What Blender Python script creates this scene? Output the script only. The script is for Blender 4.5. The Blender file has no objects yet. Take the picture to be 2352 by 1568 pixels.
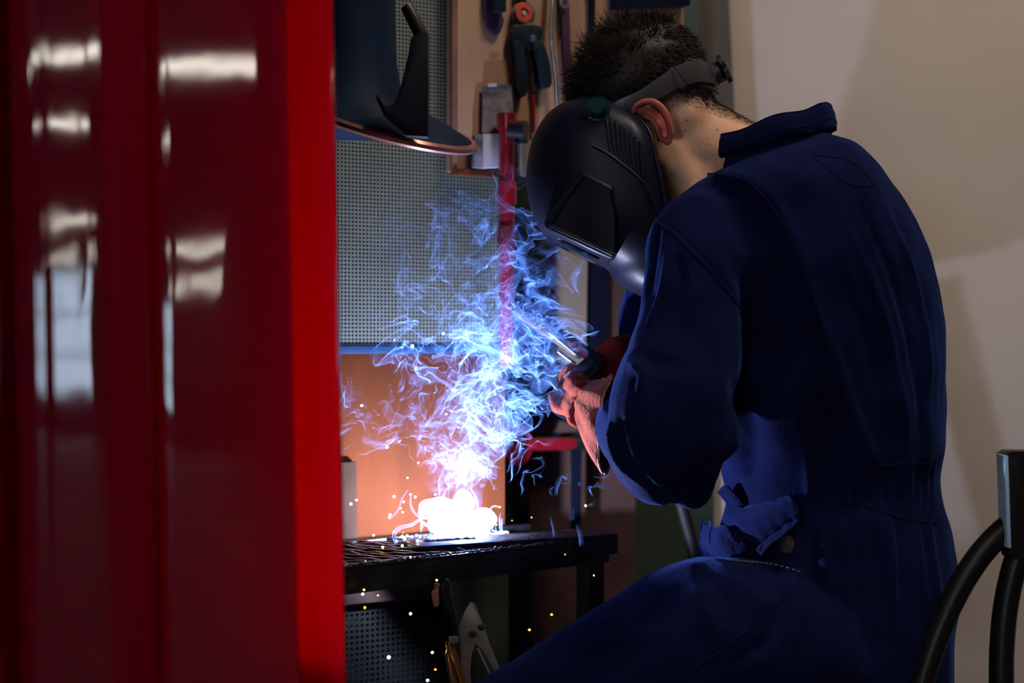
import bpy, bmesh, math, random
import numpy as np
from mathutils import Vector, Matrix
from mathutils.bvhtree import BVHTree

SC = bpy.context.scene
COL = SC.collection
rnd = random.Random(4)

# ---------------------------------------------------------------- camera
CAM_Z = 1.15
FPX = 50 / 36 * 2352
cd = bpy.data.cameras.new('camera')
cd.lens = 50
cd.sensor_width = 36
cd.clip_start = 0.02
cd.dof.use_dof = True
cd.dof.focus_distance = 1.93
cd.dof.aperture_fstop = 2.4
cam = bpy.data.objects.new('camera', cd)
cam.location = (0, 0, CAM_Z)
cam.rotation_euler = (math.pi / 2, 0, 0)
COL.objects.link(cam)
SC.camera = cam

# ---------------------------------------------------------------- world, exposure, large lights
w = bpy.data.worlds.new('world')
SC.world = w
w.use_nodes = True
w.node_tree.nodes['Background'].inputs[0].default_value = (0.5, 0.55, 0.7, 1)
w.node_tree.nodes['Background'].inputs[1].default_value = 0.004
SC.view_settings.view_transform = 'Standard'
SC.view_settings.look = 'None'
SC.view_settings.exposure = 0.0
SC.view_settings.gamma = 1.0
SC.view_settings.use_curve_mapping = False
SC.cycles.transparent_max_bounces = 200
SC.cycles.max_bounces = 5
SC.cycles.use_light_tree = False
SC.cycles.adaptive_threshold = 0.02
SC.cycles.sample_clamp_indirect = 3.0

ARC_POWER = 17.0
ARC_COLOR = (0.62, 0.70, 1.0)
LAMP_POWER = 34.0
FILL_POWER = 2.0
LAMP_COLOR = (1.0, 0.82, 0.68)


def at(x, y, Y):
    """photograph pixel (2352 x 1568 frame) at distance Y in front of the camera -> world point"""
    return Vector(((x - 1176) * Y / FPX, Y, CAM_Z + (784 - y) * Y / FPX))


ARC = at(1062, 1232, 2.05)

# ---------------------------------------------------------------- materials


def mat(name, color, rough=0.6, metal=0.0, spec=0.5, bump=0.0, bscale=60.0, vary=0.0, vscale=8.0, sheen=0.0,
        sheen_tint=(1, 1, 1), emit=None, estr=0.0, coat=0.0, vcol=None, stretch=None, detail=4):
    m = bpy.data.materials.new(name)
    m.use_nodes = True
    t = m.node_tree
    p = t.nodes['Principled BSDF']
    p.inputs['Base Color'].default_value = (*color, 1)
    p.inputs['Roughness'].default_value = rough
    p.inputs['Metallic'].default_value = metal
    p.inputs['Specular IOR Level'].default_value = spec
    if sheen:
        p.inputs['Sheen Weight'].default_value = sheen
        p.inputs['Sheen Roughness'].default_value = 0.35
        p.inputs['Sheen Tint'].default_value = (*sheen_tint, 1)
    if coat:
        p.inputs['Coat Weight'].default_value = coat
        p.inputs['Coat Roughness'].default_value = 0.08
    if emit:
        p.inputs['Emission Color'].default_value = (*emit, 1)
        p.inputs['Emission Strength'].default_value = estr
    tc = None
    if bump or vary:
        tc = t.nodes.new('ShaderNodeTexCoord').outputs['Object']
        if stretch:
            mp = t.nodes.new('ShaderNodeMapping')
            mp.inputs['Scale'].default_value = stretch
            t.links.new(tc, mp.inputs[0])
            tc = mp.outputs[0]
    if bump:
        n = t.nodes.new('ShaderNodeTexNoise')
        n.inputs['Scale'].default_value = bscale
        n.inputs['Detail'].default_value = detail
        t.links.new(tc, n.inputs['Vector'])
        b = t.nodes.new('ShaderNodeBump')
        b.inputs['Strength'].default_value = bump
        b.inputs['Distance'].default_value = 0.004
        t.links.new(n.outputs['Fac'], b.inputs['Height'])
        t.links.new(b.outputs[0], p.inputs['Normal'])
    if vary:
        n = t.nodes.new('ShaderNodeTexNoise')
        n.inputs['Scale'].default_value = vscale
        n.inputs['Detail'].default_value = 5
        t.links.new(tc, n.inputs['Vector'])
        mx = t.nodes.new('ShaderNodeMix')
        mx.data_type = 'RGBA'
        c2 = vcol if vcol else tuple(c * (1 - vary) for c in color)
        mx.inputs['A'].default_value = (*color, 1)
        mx.inputs['B'].default_value = (*c2, 1)
        r = t.nodes.new('ShaderNodeMapRange')
        r.inputs['From Min'].default_value = 0.4
        r.inputs['From Max'].default_value = 0.65
        t.links.new(n.outputs['Fac'], r.inputs['Value'])
        t.links.new(r.outputs[0], mx.inputs['Factor'])
        t.links.new(mx.outputs['Result'], p.inputs['Base Color'])
    return m


def glow(name, color, strength, sample=True):
    m = bpy.data.materials.new(name)
    m.use_nodes = True
    t = m.node_tree
    t.nodes.clear()
    o = t.nodes.new('ShaderNodeOutputMaterial')
    e = t.nodes.new('ShaderNodeEmission')
    e.inputs[0].default_value = (*color, 1)
    e.inputs[1].default_value = strength
    t.links.new(e.outputs[0], o.inputs[0])
    if not sample:
        m.cycles.emission_sampling = 'NONE'
    return m


M = {}
M['fabric'] = mat('navy_twill', (0.0060, 0.0092, 0.048), 0.95, spec=0.03, bump=0.35, bscale=420, vary=0.4, vscale=14,
                  sheen=0.22, sheen_tint=(0.12, 0.26, 1.0))
M['stitch'] = mat('navy_thread', (0.006, 0.010, 0.045), 0.9, spec=0.05, bump=0.5, bscale=900)
M['plaster'] = mat('plaster', (0.60, 0.54, 0.48), 0.9, spec=0.2, bump=0.15, bscale=30, vary=0.06, vscale=2.2)
M['concrete'] = mat('concrete', (0.16, 0.15, 0.14), 0.8, bump=0.3, bscale=14, vary=0.4, vscale=3)
M['dark_paint'] = mat('dark_hall_paint', (0.05, 0.042, 0.038), 0.8, vary=0.3, vscale=1)
M['steel_dark'] = mat('dark_steel', (0.035, 0.04, 0.05), 0.45, 0.7, bump=0.4, bscale=60, vary=0.5, vscale=25)
M['steel'] = mat('bare_steel', (0.42, 0.44, 0.45), 0.38, 0.75, bump=0.15, bscale=90, vary=0.25, vscale=20)
M['steel_bright'] = mat('polished_steel', (0.75, 0.76, 0.78), 0.22, 0.9)
M['copper'] = mat('copper_rim', (0.65, 0.30, 0.26), 0.3, 0.6, vary=0.3, vscale=30)
M['sheet'] = mat('perforated_sheet', (0.21, 0.235, 0.19), 0.55, 0.2, vary=0.25, vscale=6)
M['backing'] = mat('dark_teal_backing', (0.004, 0.016, 0.026), 0.8)
M['rail_blue'] = mat('blue_rail_paint', (0.012, 0.05, 0.14), 0.5, bump=0.2)
M['plywood'] = mat('orange_plywood', (0.135, 0.036, 0.012), 0.9, spec=0.08, bump=0.25, bscale=20, vary=0.5, vscale=7, stretch=(1, 1, 0.25),
                   vcol=(0.075, 0.020, 0.008))
M['board'] = mat('tan_tool_board', (0.50, 0.30, 0.165), 0.7, bump=0.15, bscale=25, vary=0.4, vscale=5, stretch=(1, 1, 0.5),
                 vcol=(0.33, 0.19, 0.12))
M['board_edge'] = mat('board_edge_wood', (0.26, 0.12, 0.085), 0.7, bump=0.3, vary=0.4, vscale=12)
M['plank'] = mat('beige_plank', (0.36, 0.26, 0.19), 0.75, bump=0.2, vary=0.3, vscale=8, stretch=(1, 1, 0.2))
M['brown'] = mat('red_brown_board', (0.10, 0.045, 0.035), 0.8, bump=0.3, vary=0.5, vscale=5)
M['green'] = mat('dark_green_paint', (0.04, 0.075, 0.05), 0.75, vary=0.35, vscale=4)
M['navy_bar'] = mat('dark_blue_bar', (0.004, 0.006, 0.018), 0.8, spec=0.08)
M['red_paint'] = mat('red_enamel', (0.30, 0.008, 0.02), 0.28, vary=0.35, vscale=18, coat=0.4)
M['hood'] = mat('dark_blue_hood', (0.005, 0.022, 0.065), 0.6, spec=0.15, vary=0.5, vscale=9)
M['black_plastic'] = mat('black_plastic', (0.012, 0.013, 0.018), 0.4, spec=0.5)
M['helmet'] = mat('black_helmet_shell', (0.007, 0.008, 0.026), 0.42, spec=0.2, bump=0.05, bscale=200, vary=0.3, vscale=12)
M['band'] = mat('headband_plastic', (0.045, 0.047, 0.052), 0.35, spec=0.5)
M['teal'] = mat('teal_knob', (0.004, 0.03, 0.028), 0.12, spec=0.6)
M['lens'] = mat('green_lens', (0.002, 0.012, 0.006), 0.05, spec=0.8)
M['glove'] = mat('orange_suede', (0.28, 0.045, 0.018), 0.9, spec=0.2, bump=0.7, bscale=160, vary=0.55, vscale=22,
                 sheen=0.25, sheen_tint=(1, 0.5, 0.35), vcol=(0.12, 0.016, 0.009))
M['glove_edge'] = mat('suede_piping', (0.55, 0.28, 0.18), 0.9, bump=0.6, bscale=200)
M['glove_shaded'] = mat('shaded_suede', (0.14, 0.012, 0.016), 0.9, spec=0.2, bump=0.7, bscale=160)  # suede of the far glove, its shadow put into the colour
M['rubber'] = mat('black_rubber', (0.008, 0.008, 0.010), 0.55)
M['chair'] = mat('black_powder_coat', (0.008, 0.007, 0.007), 0.38, spec=0.3)
M['card'] = mat('grey_card', (0.30, 0.29, 0.34), 0.7, vary=0.6, vscale=26, vcol=(0.06, 0.055, 0.09))
M['white_box'] = mat('white_box', (0.55, 0.53, 0.56), 0.7, vary=0.15, vscale=30)
M['tool_blue'] = mat('dark_blue_tool', (0.010, 0.028, 0.05), 0.4, 0.3, vary=0.4, vscale=30)
M['tool_orange'] = mat('orange_red_plastic', (0.62, 0.10, 0.06), 0.45)
M['tool_purple'] = mat('purple_grip', (0.045, 0.015, 0.05), 0.5)
M['slag'] = mat('slag', (0.09, 0.085, 0.10), 0.35, 0.6, bump=0.8, bscale=120)
M['boot'] = mat('black_leather', (0.012, 0.011, 0.010), 0.5, bump=0.3)


def skin_material():
    m = mat('skin', (0.78, 0.46, 0.30), 0.55, spec=0.35, bump=0.12, bscale=380)
    t = m.node_tree
    p = t.nodes['Principled BSDF']
    p.inputs['Subsurface Weight'].default_value = 0.12
    p.inputs['Subsurface Radius'].default_value = (0.008, 0.003, 0.0015)
    a = t.nodes.new('ShaderNodeAttribute')
    a.attribute_name = 'stubble'
    r = t.nodes.new('ShaderNodeAttribute')
    r.attribute_name = 'flush'
    tc = t.nodes.new('ShaderNodeTexCoord')
    n = t.nodes.new('ShaderNodeTexNoise')
    n.inputs['Scale'].default_value = 420
    n.inputs['Detail'].default_value = 2
    t.links.new(tc.outputs['Object'], n.inputs['Vector'])
    mm = t.nodes.new('ShaderNodeMath')
    mm.operation = 'MULTIPLY_ADD'
    t.links.new(n.outputs['Fac'], mm.inputs[0])
    mm.inputs[1].default_value = 1.3
    mm.inputs[2].default_value = -0.15
    m2 = t.nodes.new('ShaderNodeMath')
    m2.operation = 'MULTIPLY'
    m2.use_clamp = True
    t.links.new(mm.outputs[0], m2.inputs[0])
    t.links.new(a.outputs['Fac'], m2.inputs[1])
    x0 = t.nodes.new('ShaderNodeMix')
    x0.data_type = 'RGBA'
    x0.inputs['A'].default_value = (0.78, 0.46, 0.30, 1)
    x0.inputs['B'].default_value = (0.40, 0.085, 0.075, 1)
    t.links.new(r.outputs['Fac'], x0.inputs['Factor'])
    x1 = t.nodes.new('ShaderNodeMix')
    x1.data_type = 'RGBA'
    t.links.new(x0.outputs['Result'], x1.inputs['A'])
    x1.inputs['B'].default_value = (0.025, 0.014, 0.010, 1)
    t.links.new(m2.outputs[0], x1.inputs['Factor'])
    t.links.new(x1.outputs['Result'], p.inputs['Base Color'])
    return m


def hair_material():
    m = mat('dark_brown_hair', (0.014, 0.008, 0.0065), 0.55, spec=0.25)
    return m


def pvc(name, color, trans, amount):
    """tinted glossy PVC: translucent body under a clear glossy surface"""
    m = bpy.data.materials.new(name)
    m.use_nodes = True
    t = m.node_tree
    t.nodes.clear()
    o = t.nodes.new('ShaderNodeOutputMaterial')
    d = t.nodes.new('ShaderNodeBsdfDiffuse')
    d.inputs[0].default_value = (*color, 1)
    tr = t.nodes.new('ShaderNodeBsdfTranslucent')
    tr.inputs[0].default_value = (*trans, 1)
    mx = t.nodes.new('ShaderNodeMixShader')
    mx.inputs[0].default_value = amount
    t.links.new(d.outputs[0], mx.inputs[1])
    t.links.new(tr.outputs[0], mx.inputs[2])
    g = t.nodes.new('ShaderNodeBsdfGlossy')
    g.inputs['Roughness'].default_value = 0.035
    f = t.nodes.new('ShaderNodeFresnel')
    f.inputs[0].default_value = 1.54
    tc = t.nodes.new('ShaderNodeTexCoord')
    n = t.nodes.new('ShaderNodeTexNoise')
    mp = t.nodes.new('ShaderNodeMapping')
    mp.inputs['Scale'].default_value = (1, 1, 0.35)
    t.links.new(tc.outputs['Object'], mp.inputs[0])
    t.links.new(mp.outputs[0], n.inputs['Vector'])
    n.inputs['Scale'].default_value = 16
    n.inputs['Detail'].default_value = 2
    b = t.nodes.new('ShaderNodeBump')
    b.inputs['Strength'].default_value = 0.05
    b.inputs['Distance'].default_value = 0.01
    t.links.new(n.outputs['Fac'], b.inputs['Height'])
    t.links.new(b.outputs[0], g.inputs['Normal'])
    m2 = t.nodes.new('ShaderNodeMixShader')
    t.links.new(f.outputs[0], m2.inputs[0])
    t.links.new(mx.outputs[0], m2.inputs[1])
    t.links.new(g.outputs[0], m2.inputs[2])
    t.links.new(m2.outputs[0], o.inputs[0])
    return m


M['pvc'] = pvc('red_pvc_strip', (0.42, 0.010, 0.12), (1.0, 0.0, 0.0), 0.88)

# ---------------------------------------------------------------- mesh helpers


def tag(o, label=None, cat=None, group=None, kind=None):
    if label:
        o['label'] = label
    if cat:
        o['category'] = cat
    if group:
        o['group'] = group
    if kind:
        o['kind'] = kind
    return o


def empty(name, loc=(0, 0, 0)):
    o = bpy.data.objects.new(name, None)
    o.location = loc
    o.empty_display_size = 0.05
    COL.objects.link(o)
    return o


def link(name, me, m, parent=None):
    o = bpy.data.objects.new(name, me)
    COL.objects.link(o)
    if m is not None and not me.materials:
        me.materials.append(m)
    if parent is not None:
        o.parent = parent
        p = parent
        off = Vector((0, 0, 0))
        while p is not None:
            off += p.location
            p = p.parent
        o.location = -off
    return o


def mesh(name, V, F, m, parent=None, smooth=False):
    me = bpy.data.meshes.new(name)
    me.from_pydata([tuple(v) for v in V], [], F)
    me.validate()
    if smooth:
        me.polygons.foreach_set('use_smooth', [True] * len(me.polygons))
    return link(name, me, m, parent)


def from_bm(name, bm, m, parent=None, smooth=False, recalc=True):
    if recalc:
        bmesh.ops.recalc_face_normals(bm, faces=bm.faces)
    me = bpy.data.meshes.new(name)
    bm.to_mesh(me)
    bm.free()
    if smooth:
        me.polygons.foreach_set('use_smooth', [True] * len(me.polygons))
    return link(name, me, m, parent)


def auto_smooth(o, deg=35):
    me = o.data
    me.polygons.foreach_set('use_smooth', [True] * len(me.polygons))
    me.set_sharp_from_angle(angle=math.radians(deg))
    return o


def bm_box(bm, c, ex, ey, ez, bev=0.0):
    """box at c with half-extent vectors"""
    c, ex, ey, ez = Vector(c), Vector(ex), Vector(ey), Vector(ez)
    vs = [bm.verts.new(c + ex * i + ey * j + ez * k) for i in (-1, 1) for j in (-1, 1) for k in (-1, 1)]
    fs = [(0, 1, 3, 2), (4, 6, 7, 5), (0, 4, 5, 1), (2, 3, 7, 6), (0, 2, 6, 4), (1, 5, 7, 3)]
    F = [bm.faces.new([vs[i] for i in f]) for f in fs]
    if bev:
        es = {e for f in F for e in f.edges}
        bmesh.ops.bevel(bm, geom=list(es), offset=bev, segments=2, affect='EDGES', profile=0.6)


def box(name, c, ex, ey, ez, m, parent=None, bev=0.002):
    bm = bmesh.new()
    bm_box(bm, c, ex, ey, ez, bev)
    return auto_smooth(from_bm(name, bm, m, parent))


def catmull(pts, n=8):
    P = [np.array(p, float) for p in pts]
    P = [2 * P[0] - P[1]] + P + [2 * P[-1] - P[-2]]
    out = []
    for i in range(1, len(P) - 2):
        for k in range(n):
            t = k / n
            a, b, c, d = P[i - 1], P[i], P[i + 1], P[i + 2]
            out.append(0.5 * ((2 * b) + (c - a) * t + (2 * a - 5 * b + 4 * c - d) * t * t + (3 * b - a - 3 * c + d) * t ** 3))
    out.append(P[-2])
    return out


def frames(P):
    T = []
    for i in range(len(P)):
        a = P[max(i - 1, 0)]
        b = P[min(i + 1, len(P) - 1)]
        T.append((Vector(b) - Vector(a)).normalized())
    n = Vector((0, 1, 0))
    if abs(T[0].dot(n)) > 0.9:
        n = Vector((0, 0, 1))
    out = []
    for t in T:
        n = (n - t * n.dot(t)).normalized()
        out.append((t, n, t.cross(n)))
    return out


def bm_tube(bm, P, R, seg=12, cap=True, flat=1.0):
    """tube along P (points), R radius or list"""
    P = [Vector(p) for p in P]
    if not hasattr(R, '__len__'):
        R = [R] * len(P)
    rings = []
    for (t, n, b), p, r in zip(frames(P), P, R):
        rings.append([bm.verts.new(p + n * (r * flat * math.cos(2 * math.pi * k / seg)) + b * (r * math.sin(2 * math.pi * k / seg)))
                      for k in range(seg)])
    for a, b in zip(rings, rings[1:]):
        for k in range(seg):
            bm.faces.new((a[k], a[(k + 1) % seg], b[(k + 1) % seg], b[k]))
    if cap:
        bm.faces.new(rings[0][::-1])
        bm.faces.new(rings[-1])


def tube(name, P, R, m, parent=None, seg=14, flat=1.0):
    bm = bmesh.new()
    bm_tube(bm, P, R, seg, True, flat)
    return auto_smooth(from_bm(name, bm, m, parent), 50)


def bm_lathe(bm, prof, c, ax, seg=32, cap=False):
    """profile of (radius, height) about the axis ax through c"""
    ax = Vector(ax).normalized()
    u = ax.orthogonal().normalized()
    v = ax.cross(u)
    c = Vector(c)
    rings = [[bm.verts.new(c + ax * h + (u * math.cos(2 * math.pi * k / seg) + v * math.sin(2 * math.pi * k / seg)) * r)
              for k in range(seg)] for r, h in prof]
    for a, b in zip(rings, rings[1:]):
        for k in range(seg):
            bm.faces.new((a[k], a[(k + 1) % seg], b[(k + 1) % seg], b[k]))
    if cap:
        bm.faces.new(rings[0][::-1])
        bm.faces.new(rings[-1])


def lathe(name, prof, c, ax, m, parent=None, seg=32, cap=True):
    bm = bmesh.new()
    bm_lathe(bm, prof, c, ax, seg, cap)
    return auto_smooth(from_bm(name, bm, m, parent), 40)


def bm_prism(bm, poly, d, bev=0.0):
    """closed outline (world points) pushed along vector d"""
    d = Vector(d)
    a = [bm.verts.new(Vector(p)) for p in poly]
    b = [bm.verts.new(Vector(p) + d) for p in poly]
    n = len(poly)
    bm.faces.new(a[::-1])
    bm.faces.new(b)
    for i in range(n):
        bm.faces.new((a[i], a[(i + 1) % n], b[(i + 1) % n], b[i]))
    if bev:
        bmesh.ops.recalc_face_normals(bm, faces=bm.faces)
        es = [e for e in bm.edges if len(e.link_faces) == 2 and e.calc_face_angle(0) > 0.6]
        bmesh.ops.bevel(bm, geom=es, offset=bev, segments=2, affect='EDGES', profile=0.6)


def prism(name, poly, d, m, parent=None, bev=0.001):
    bm = bmesh.new()
    bm_prism(bm, poly, d, bev)
    return auto_smooth(from_bm(name, bm, m, parent))


def px_prism(name, pts, Y, th, m, parent=None, bev=0.001, dirv=None, smooth_n=0):
    """outline of an object given where it is seen, standing at distance Y, with real thickness th"""
    if smooth_n:
        q = catmull([(p[0], p[1], 0) for p in pts + [pts[0]]], smooth_n)[:-1]
        pts = [(p[0], p[1]) for p in q]
    poly = [at(p[0], p[1], Y) for p in pts]
    return prism(name, poly, dirv if dirv is not None else (0, th, 0), m, parent, bev)


def remesh(name, bm, voxel, smooth_it, m, parent=None):
    bmesh.ops.recalc_face_normals(bm, faces=bm.faces)
    me = bpy.data.meshes.new(name + '_raw')
    bm.to_mesh(me)
    bm.free()
    o = bpy.data.objects.new(name + '_raw', me)
    COL.objects.link(o)
    r = o.modifiers.new('r', 'REMESH')
    r.mode = 'VOXEL'
    r.voxel_size = voxel
    if smooth_it:
        s = o.modifiers.new('s', 'SMOOTH')
        s.factor = 0.5
        s.iterations = smooth_it
    dg = bpy.context.evaluated_depsgraph_get()
    dg.update()
    out = bpy.data.meshes.new_from_object(o.evaluated_get(dg))
    out.name = name
    bpy.data.objects.remove(o)
    bpy.data.meshes.remove(me)
    out.polygons.foreach_set('use_smooth', [True] * len(out.polygons))
    return link(name, out, m, parent)


def co_np(me):
    a = np.empty(len(me.vertices) * 3, dtype=np.float32)
    me.vertices.foreach_get('co', a)
    return a.reshape(-1, 3)


def no_np(me):
    a = np.empty(len(me.vertices) * 3, dtype=np.float32)
    me.vertices.foreach_get('normal', a)
    return a.reshape(-1, 3)


def dist_poly(P, line):
    """distance of every point to a polyline and the parameter 0..1 along it"""
    L = np.array([tuple(p) for p in line], dtype=np.float32)
    best = np.full(len(P), 9.0, np.float32)
    par = np.zeros(len(P), np.float32)
    n = len(L) - 1
    for i in range(n):
        a, b = L[i], L[i + 1]
        d = b - a
        t = np.clip(((P - a) @ d) / (d @ d + 1e-12), 0, 1)
        q = np.linalg.norm(P - (a + t[:, None] * d), axis=1)
        k = q < best
        best[k] = q[k]
        par[k] = (i + t[k]) / n
    return best, par


def bm_ellipsoid(bm, c, ax, ay, az, seg=20):
    c, ax, ay, az = Vector(c), Vector(ax), Vector(ay), Vector(az)
    m = Matrix((ax, ay, az)).transposed().to_4x4()
    m.translation = c
    bmesh.ops.create_uvsphere(bm, u_segments=seg, v_segments=max(8, seg // 2), radius=1.0, matrix=m)


def bm_loft(bm, rings, cap=True):
    R = [[bm.verts.new(p) for p in r] for r in rings]
    n = len(R[0])
    for a, b in zip(R, R[1:]):
        for k in range(n):
            bm.faces.new((a[k], a[(k + 1) % n], b[(k + 1) % n], b[k]))
    if cap:
        bm.faces.new(R[0][::-1])
        bm.faces.new(R[-1])


def se(c, e):
    return math.copysign(abs(c) ** e, c)


def section(L, R, Y, b, n=36, e=0.9, yaw=0.0):
    """ring through the two silhouette pixels L, R at distance Y with half depth b"""
    p, q = at(L[0], L[1], Y), at(R[0], R[1], Y)
    c = (p + q) / 2
    a = (q - p) / 2
    d = Vector((0, b, 0))
    return [c + a * se(math.cos(2 * math.pi * k / n), e) + d * se(math.sin(2 * math.pi * k / n), e) for k in range(n)]


# ---------------------------------------------------------------- the setting
def quad(name, pts, m, kind='structure', parent=None, th=None):
    if th:
        bm = bmesh.new()
        bm_prism(bm, pts, th)
        o = from_bm(name, bm, m, parent)
    else:
        o = mesh(name, pts, [(0, 1, 2, 3)], m, parent)
    if kind:
        o['kind'] = kind
    return o


HALL_Y = -16.0
quad('floor', [(-10, HALL_Y, 0), (5, HALL_Y, 0), (5, 4, 0), (-10, 4, 0)], M['concrete'], th=(0, 0, -0.1))
quad('ceiling', [(-10, HALL_Y, 4.2), (-10, 4, 4.2), (5, 4, 4.2), (5, HALL_Y, 4.2)], M['dark_paint'], th=(0, 0, 0.1))
quad('wall_left', [(-10, HALL_Y, 0), (-10, 4, 0), (-10, 4, 4.2), (-10, HALL_Y, 4.2)], M['dark_paint'], th=(-0.1, 0, 0))
quad('wall_right', [(5, HALL_Y, 0), (5, HALL_Y, 4.2), (5, 4, 4.2), (5, 4, 0)], M['dark_paint'], th=(0.1, 0, 0))
quad('wall_rear', [(-10, HALL_Y, 0), (-10, HALL_Y, 4.2), (5, HALL_Y, 4.2), (5, HALL_Y, 0)], M['dark_paint'], th=(0, -0.1, 0))
# plaster wall behind the welder
WY = 2.95
xl = at(1600, 0, WY).x
quad('wall_back', [(xl, WY, 0), (4.9, WY, 0), (4.9, WY, 4.2), (xl, WY, 4.2)], M['plaster'], th=(0, 0.12, 0))

# booth: back wall runs away to the right
UA = math.radians(29)
U = Vector((math.cos(UA), math.sin(UA), 0))
NB = Vector((math.sin(UA), -math.cos(UA), 0))        # faces the camera
P0 = at(780, 784, 2.13)
P0.z = 0


def bp(t, z, out=0.0):
    """point on the booth's back wall: t along it, z up, out towards the camera"""
    p = P0 + U * t + NB * out
    return Vector((p.x, p.y, z))


def bt(px, out=0.0):
    """t on the booth wall seen at pixel column px"""
    k = (px - 1176) / FPX
    q = P0 + NB * out
    return (k * q.y - q.x) / (U.x - k * U.y)


def bz(py, t, out=0.0):
    return CAM_Z + (784 - py) * bp(t, 0, out).y / FPX


# dark green booth wall behind everything
te = bt(1640, -0.36)
quad('wall_booth', [bp(-0.9, 0, -0.36), bp(te, 0, -0.36), bp(te, 2.3, -0.36), bp(-0.9, 2.3, -0.36)], M['green'], th=-NB * 0.02)
# unseen sheet added to keep the arc light off the dark red strips
sx = at(652, 0, 1.468)
quad('wall_arc_blocker', [(sx.x - 1.6, 1.47, 0.05), (sx.x, 1.468, 0.05), (sx.x, 1.468, 2.6), (sx.x - 1.6, 1.47, 2.6)], M['steel_dark'], th=(0, 0.004, 0))

# workshop windows and lamps behind the camera (they show in the red strips)
win_mat = glow('daylight_pane', (0.60, 0.76, 1.0), 15.0)
tube_mat = glow('fluorescent_tube', (1.0, 0.9, 0.8), 26.0, False)
n = 0
for x0, x1 in ((-9.3, -8.3), (-8.1, -7.15), (-6.95, -6.02), (-5.86, -5.1)):
    n += 1
    o = empty('window_%d' % n, ((x0 + x1) / 2, HALL_Y + 0.03, 0.5))
    o['kind'] = 'structure'
    z0, z1 = 0.5, 1.9
    for k in range(3):
        a = z0 + (z1 - z0) * k / 3 + 0.02
        b = z0 + (z1 - z0) * (k + 1) / 3 - 0.02
        box('pane', ((x0 + x1) / 2, HALL_Y + 0.03, (a + b) / 2), ((x1 - x0) / 2 - 0.03, 0, 0), (0, 0.006, 0), (0, 0, (b - a) / 2), win_mat, o, 0)
    for xx in (x0, x1):
        box('frame', (xx, HALL_Y + 0.04, (z0 + z1) / 2), (0.03, 0, 0), (0, 0.03, 0), (0, 0, 0.72), M['steel_dark'], o, 0.004)
    for zz in (z0, z0 + 1.4 / 3, z0 + 2.8 / 3, z1):
        box('bar', ((x0 + x1) / 2, HALL_Y + 0.04, zz), ((x1 - x0) / 2, 0, 0), (0, 0.025, 0), (0, 0, 0.02), M['steel_dark'], o, 0.004)


def hall_lamp(x, y, z, ln, label, wd=0.07):
    o = empty('fluorescent_lamp', (x, y, z))
    tag(o, label, 'lamp', 'fluorescent lamps of the hall')
    box('housing', (x, y, z + 0.05), (ln / 2 + 0.04, 0, 0), (0, 0.09, 0), (0, 0, 0.03), M['steel_dark'], o, 0.006)
    for s in (-1, 1):
        tube('lamp_tube', [(x - ln / 2, y + s * 0.045, z), (x + ln / 2, y + s * 0.045, z)], wd / 2, tube_mat, o, 10)
    for s in (-1, 1):
        tube('hanger', [(x + s * ln * 0.4, y, z + 0.07), (x + s * ln * 0.4, y, 4.2)], 0.006, M['steel_dark'], o, 6)


for x, y, z, ln, lab in ((-1.9, -7.0, 2.95, 1.6, 'long fluorescent lamp hanging mid-hall, nearest the booth'), (-3.5, -7.0, 2.95, 1.1, 'fluorescent lamp hanging mid-hall, second from the booth'),
                         (-5.4, -7.0, 2.95, 1.1, 'fluorescent lamp hanging mid-hall, farthest from the booth'),
                         (-3.95, -10.4, 2.95, 0.55, 'short fluorescent lamp deeper in the hall, nearer the booth'), (-5.0, -10.4, 2.95, 0.5, 'short fluorescent lamp deeper in the hall, farther from the booth'),
                         (-5.5, -14.6, 2.36, 0.7, 'low fluorescent lamp before the windows, farther from the booth'), (-3.95, -14.6, 2.36, 0.9, 'low fluorescent lamp before the windows, nearer the booth'),
                         (-5.2, -15.2, 2.03, 0.5, 'lowest fluorescent lamp right above the windows'), (-4.05, -15.2, 2.03, 0.8, 'lowest fluorescent lamp beside the windows')):
    hall_lamp(x, y, z, ln, lab, 0.10)
# unseen fill lamp added behind the camera to brighten the aisle side
hall_lamp(-1.6, -1.6, 3.3, 1.5, 'added fluorescent fill lamp above the aisle before the booth', 0.10)
fl = bpy.data.lights.new('added_fill_light', 'AREA')
fl.energy = FILL_POWER
fl.color = (1.0, 0.9, 0.84)
fl.shape = 'RECTANGLE'
fl.size = 1.5
fl.size_y = 0.16
fo = bpy.data.objects.new('added_fill_light', fl)
fo.location = (-1.6, -1.6, 3.24)
COL.objects.link(fo)
fo.rotation_euler = (math.radians(40), 0, 0)

# warm work lamp over the aisle, beyond the frame to the upper right
LP = Vector((1.05, 1.30, 3.7))
lampo = empty('ceiling_lamp', LP)
tag(lampo, 'square warm ceiling lamp above the aisle beside the welding booth', 'lamp')
box('housing', LP + Vector((0, 0, 0.05)), (0.33, 0, 0), (0, 0.33, 0), (0, 0, 0.035), M['steel_dark'], lampo, 0.01)
box('diffuser', LP + Vector((0, 0, 0.008)), (0.3, 0, 0), (0, 0.3, 0), (0, 0, 0.006), glow('warm_diffuser', LAMP_COLOR, 6.0, False), lampo, 0)
tube('hanger', [LP + Vector((0, 0, 0.08)), Vector((LP.x, LP.y, 4.2))], 0.01, M['steel_dark'], lampo, 8)
ld = bpy.data.lights.new('ceiling_lamp_light', 'AREA')
ld.energy = LAMP_POWER
ld.color = LAMP_COLOR
ld.shape = 'SQUARE'
ld.size = 0.58
lo = bpy.data.objects.new('ceiling_lamp_light', ld)
lo.rotation_euler = (0, 0, 0)
COL.objects.link(lo)
lo.parent = lampo
lo.location = (0, 0, -0.006)

# ---------------------------------------------------------------- red strip curtain


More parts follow.
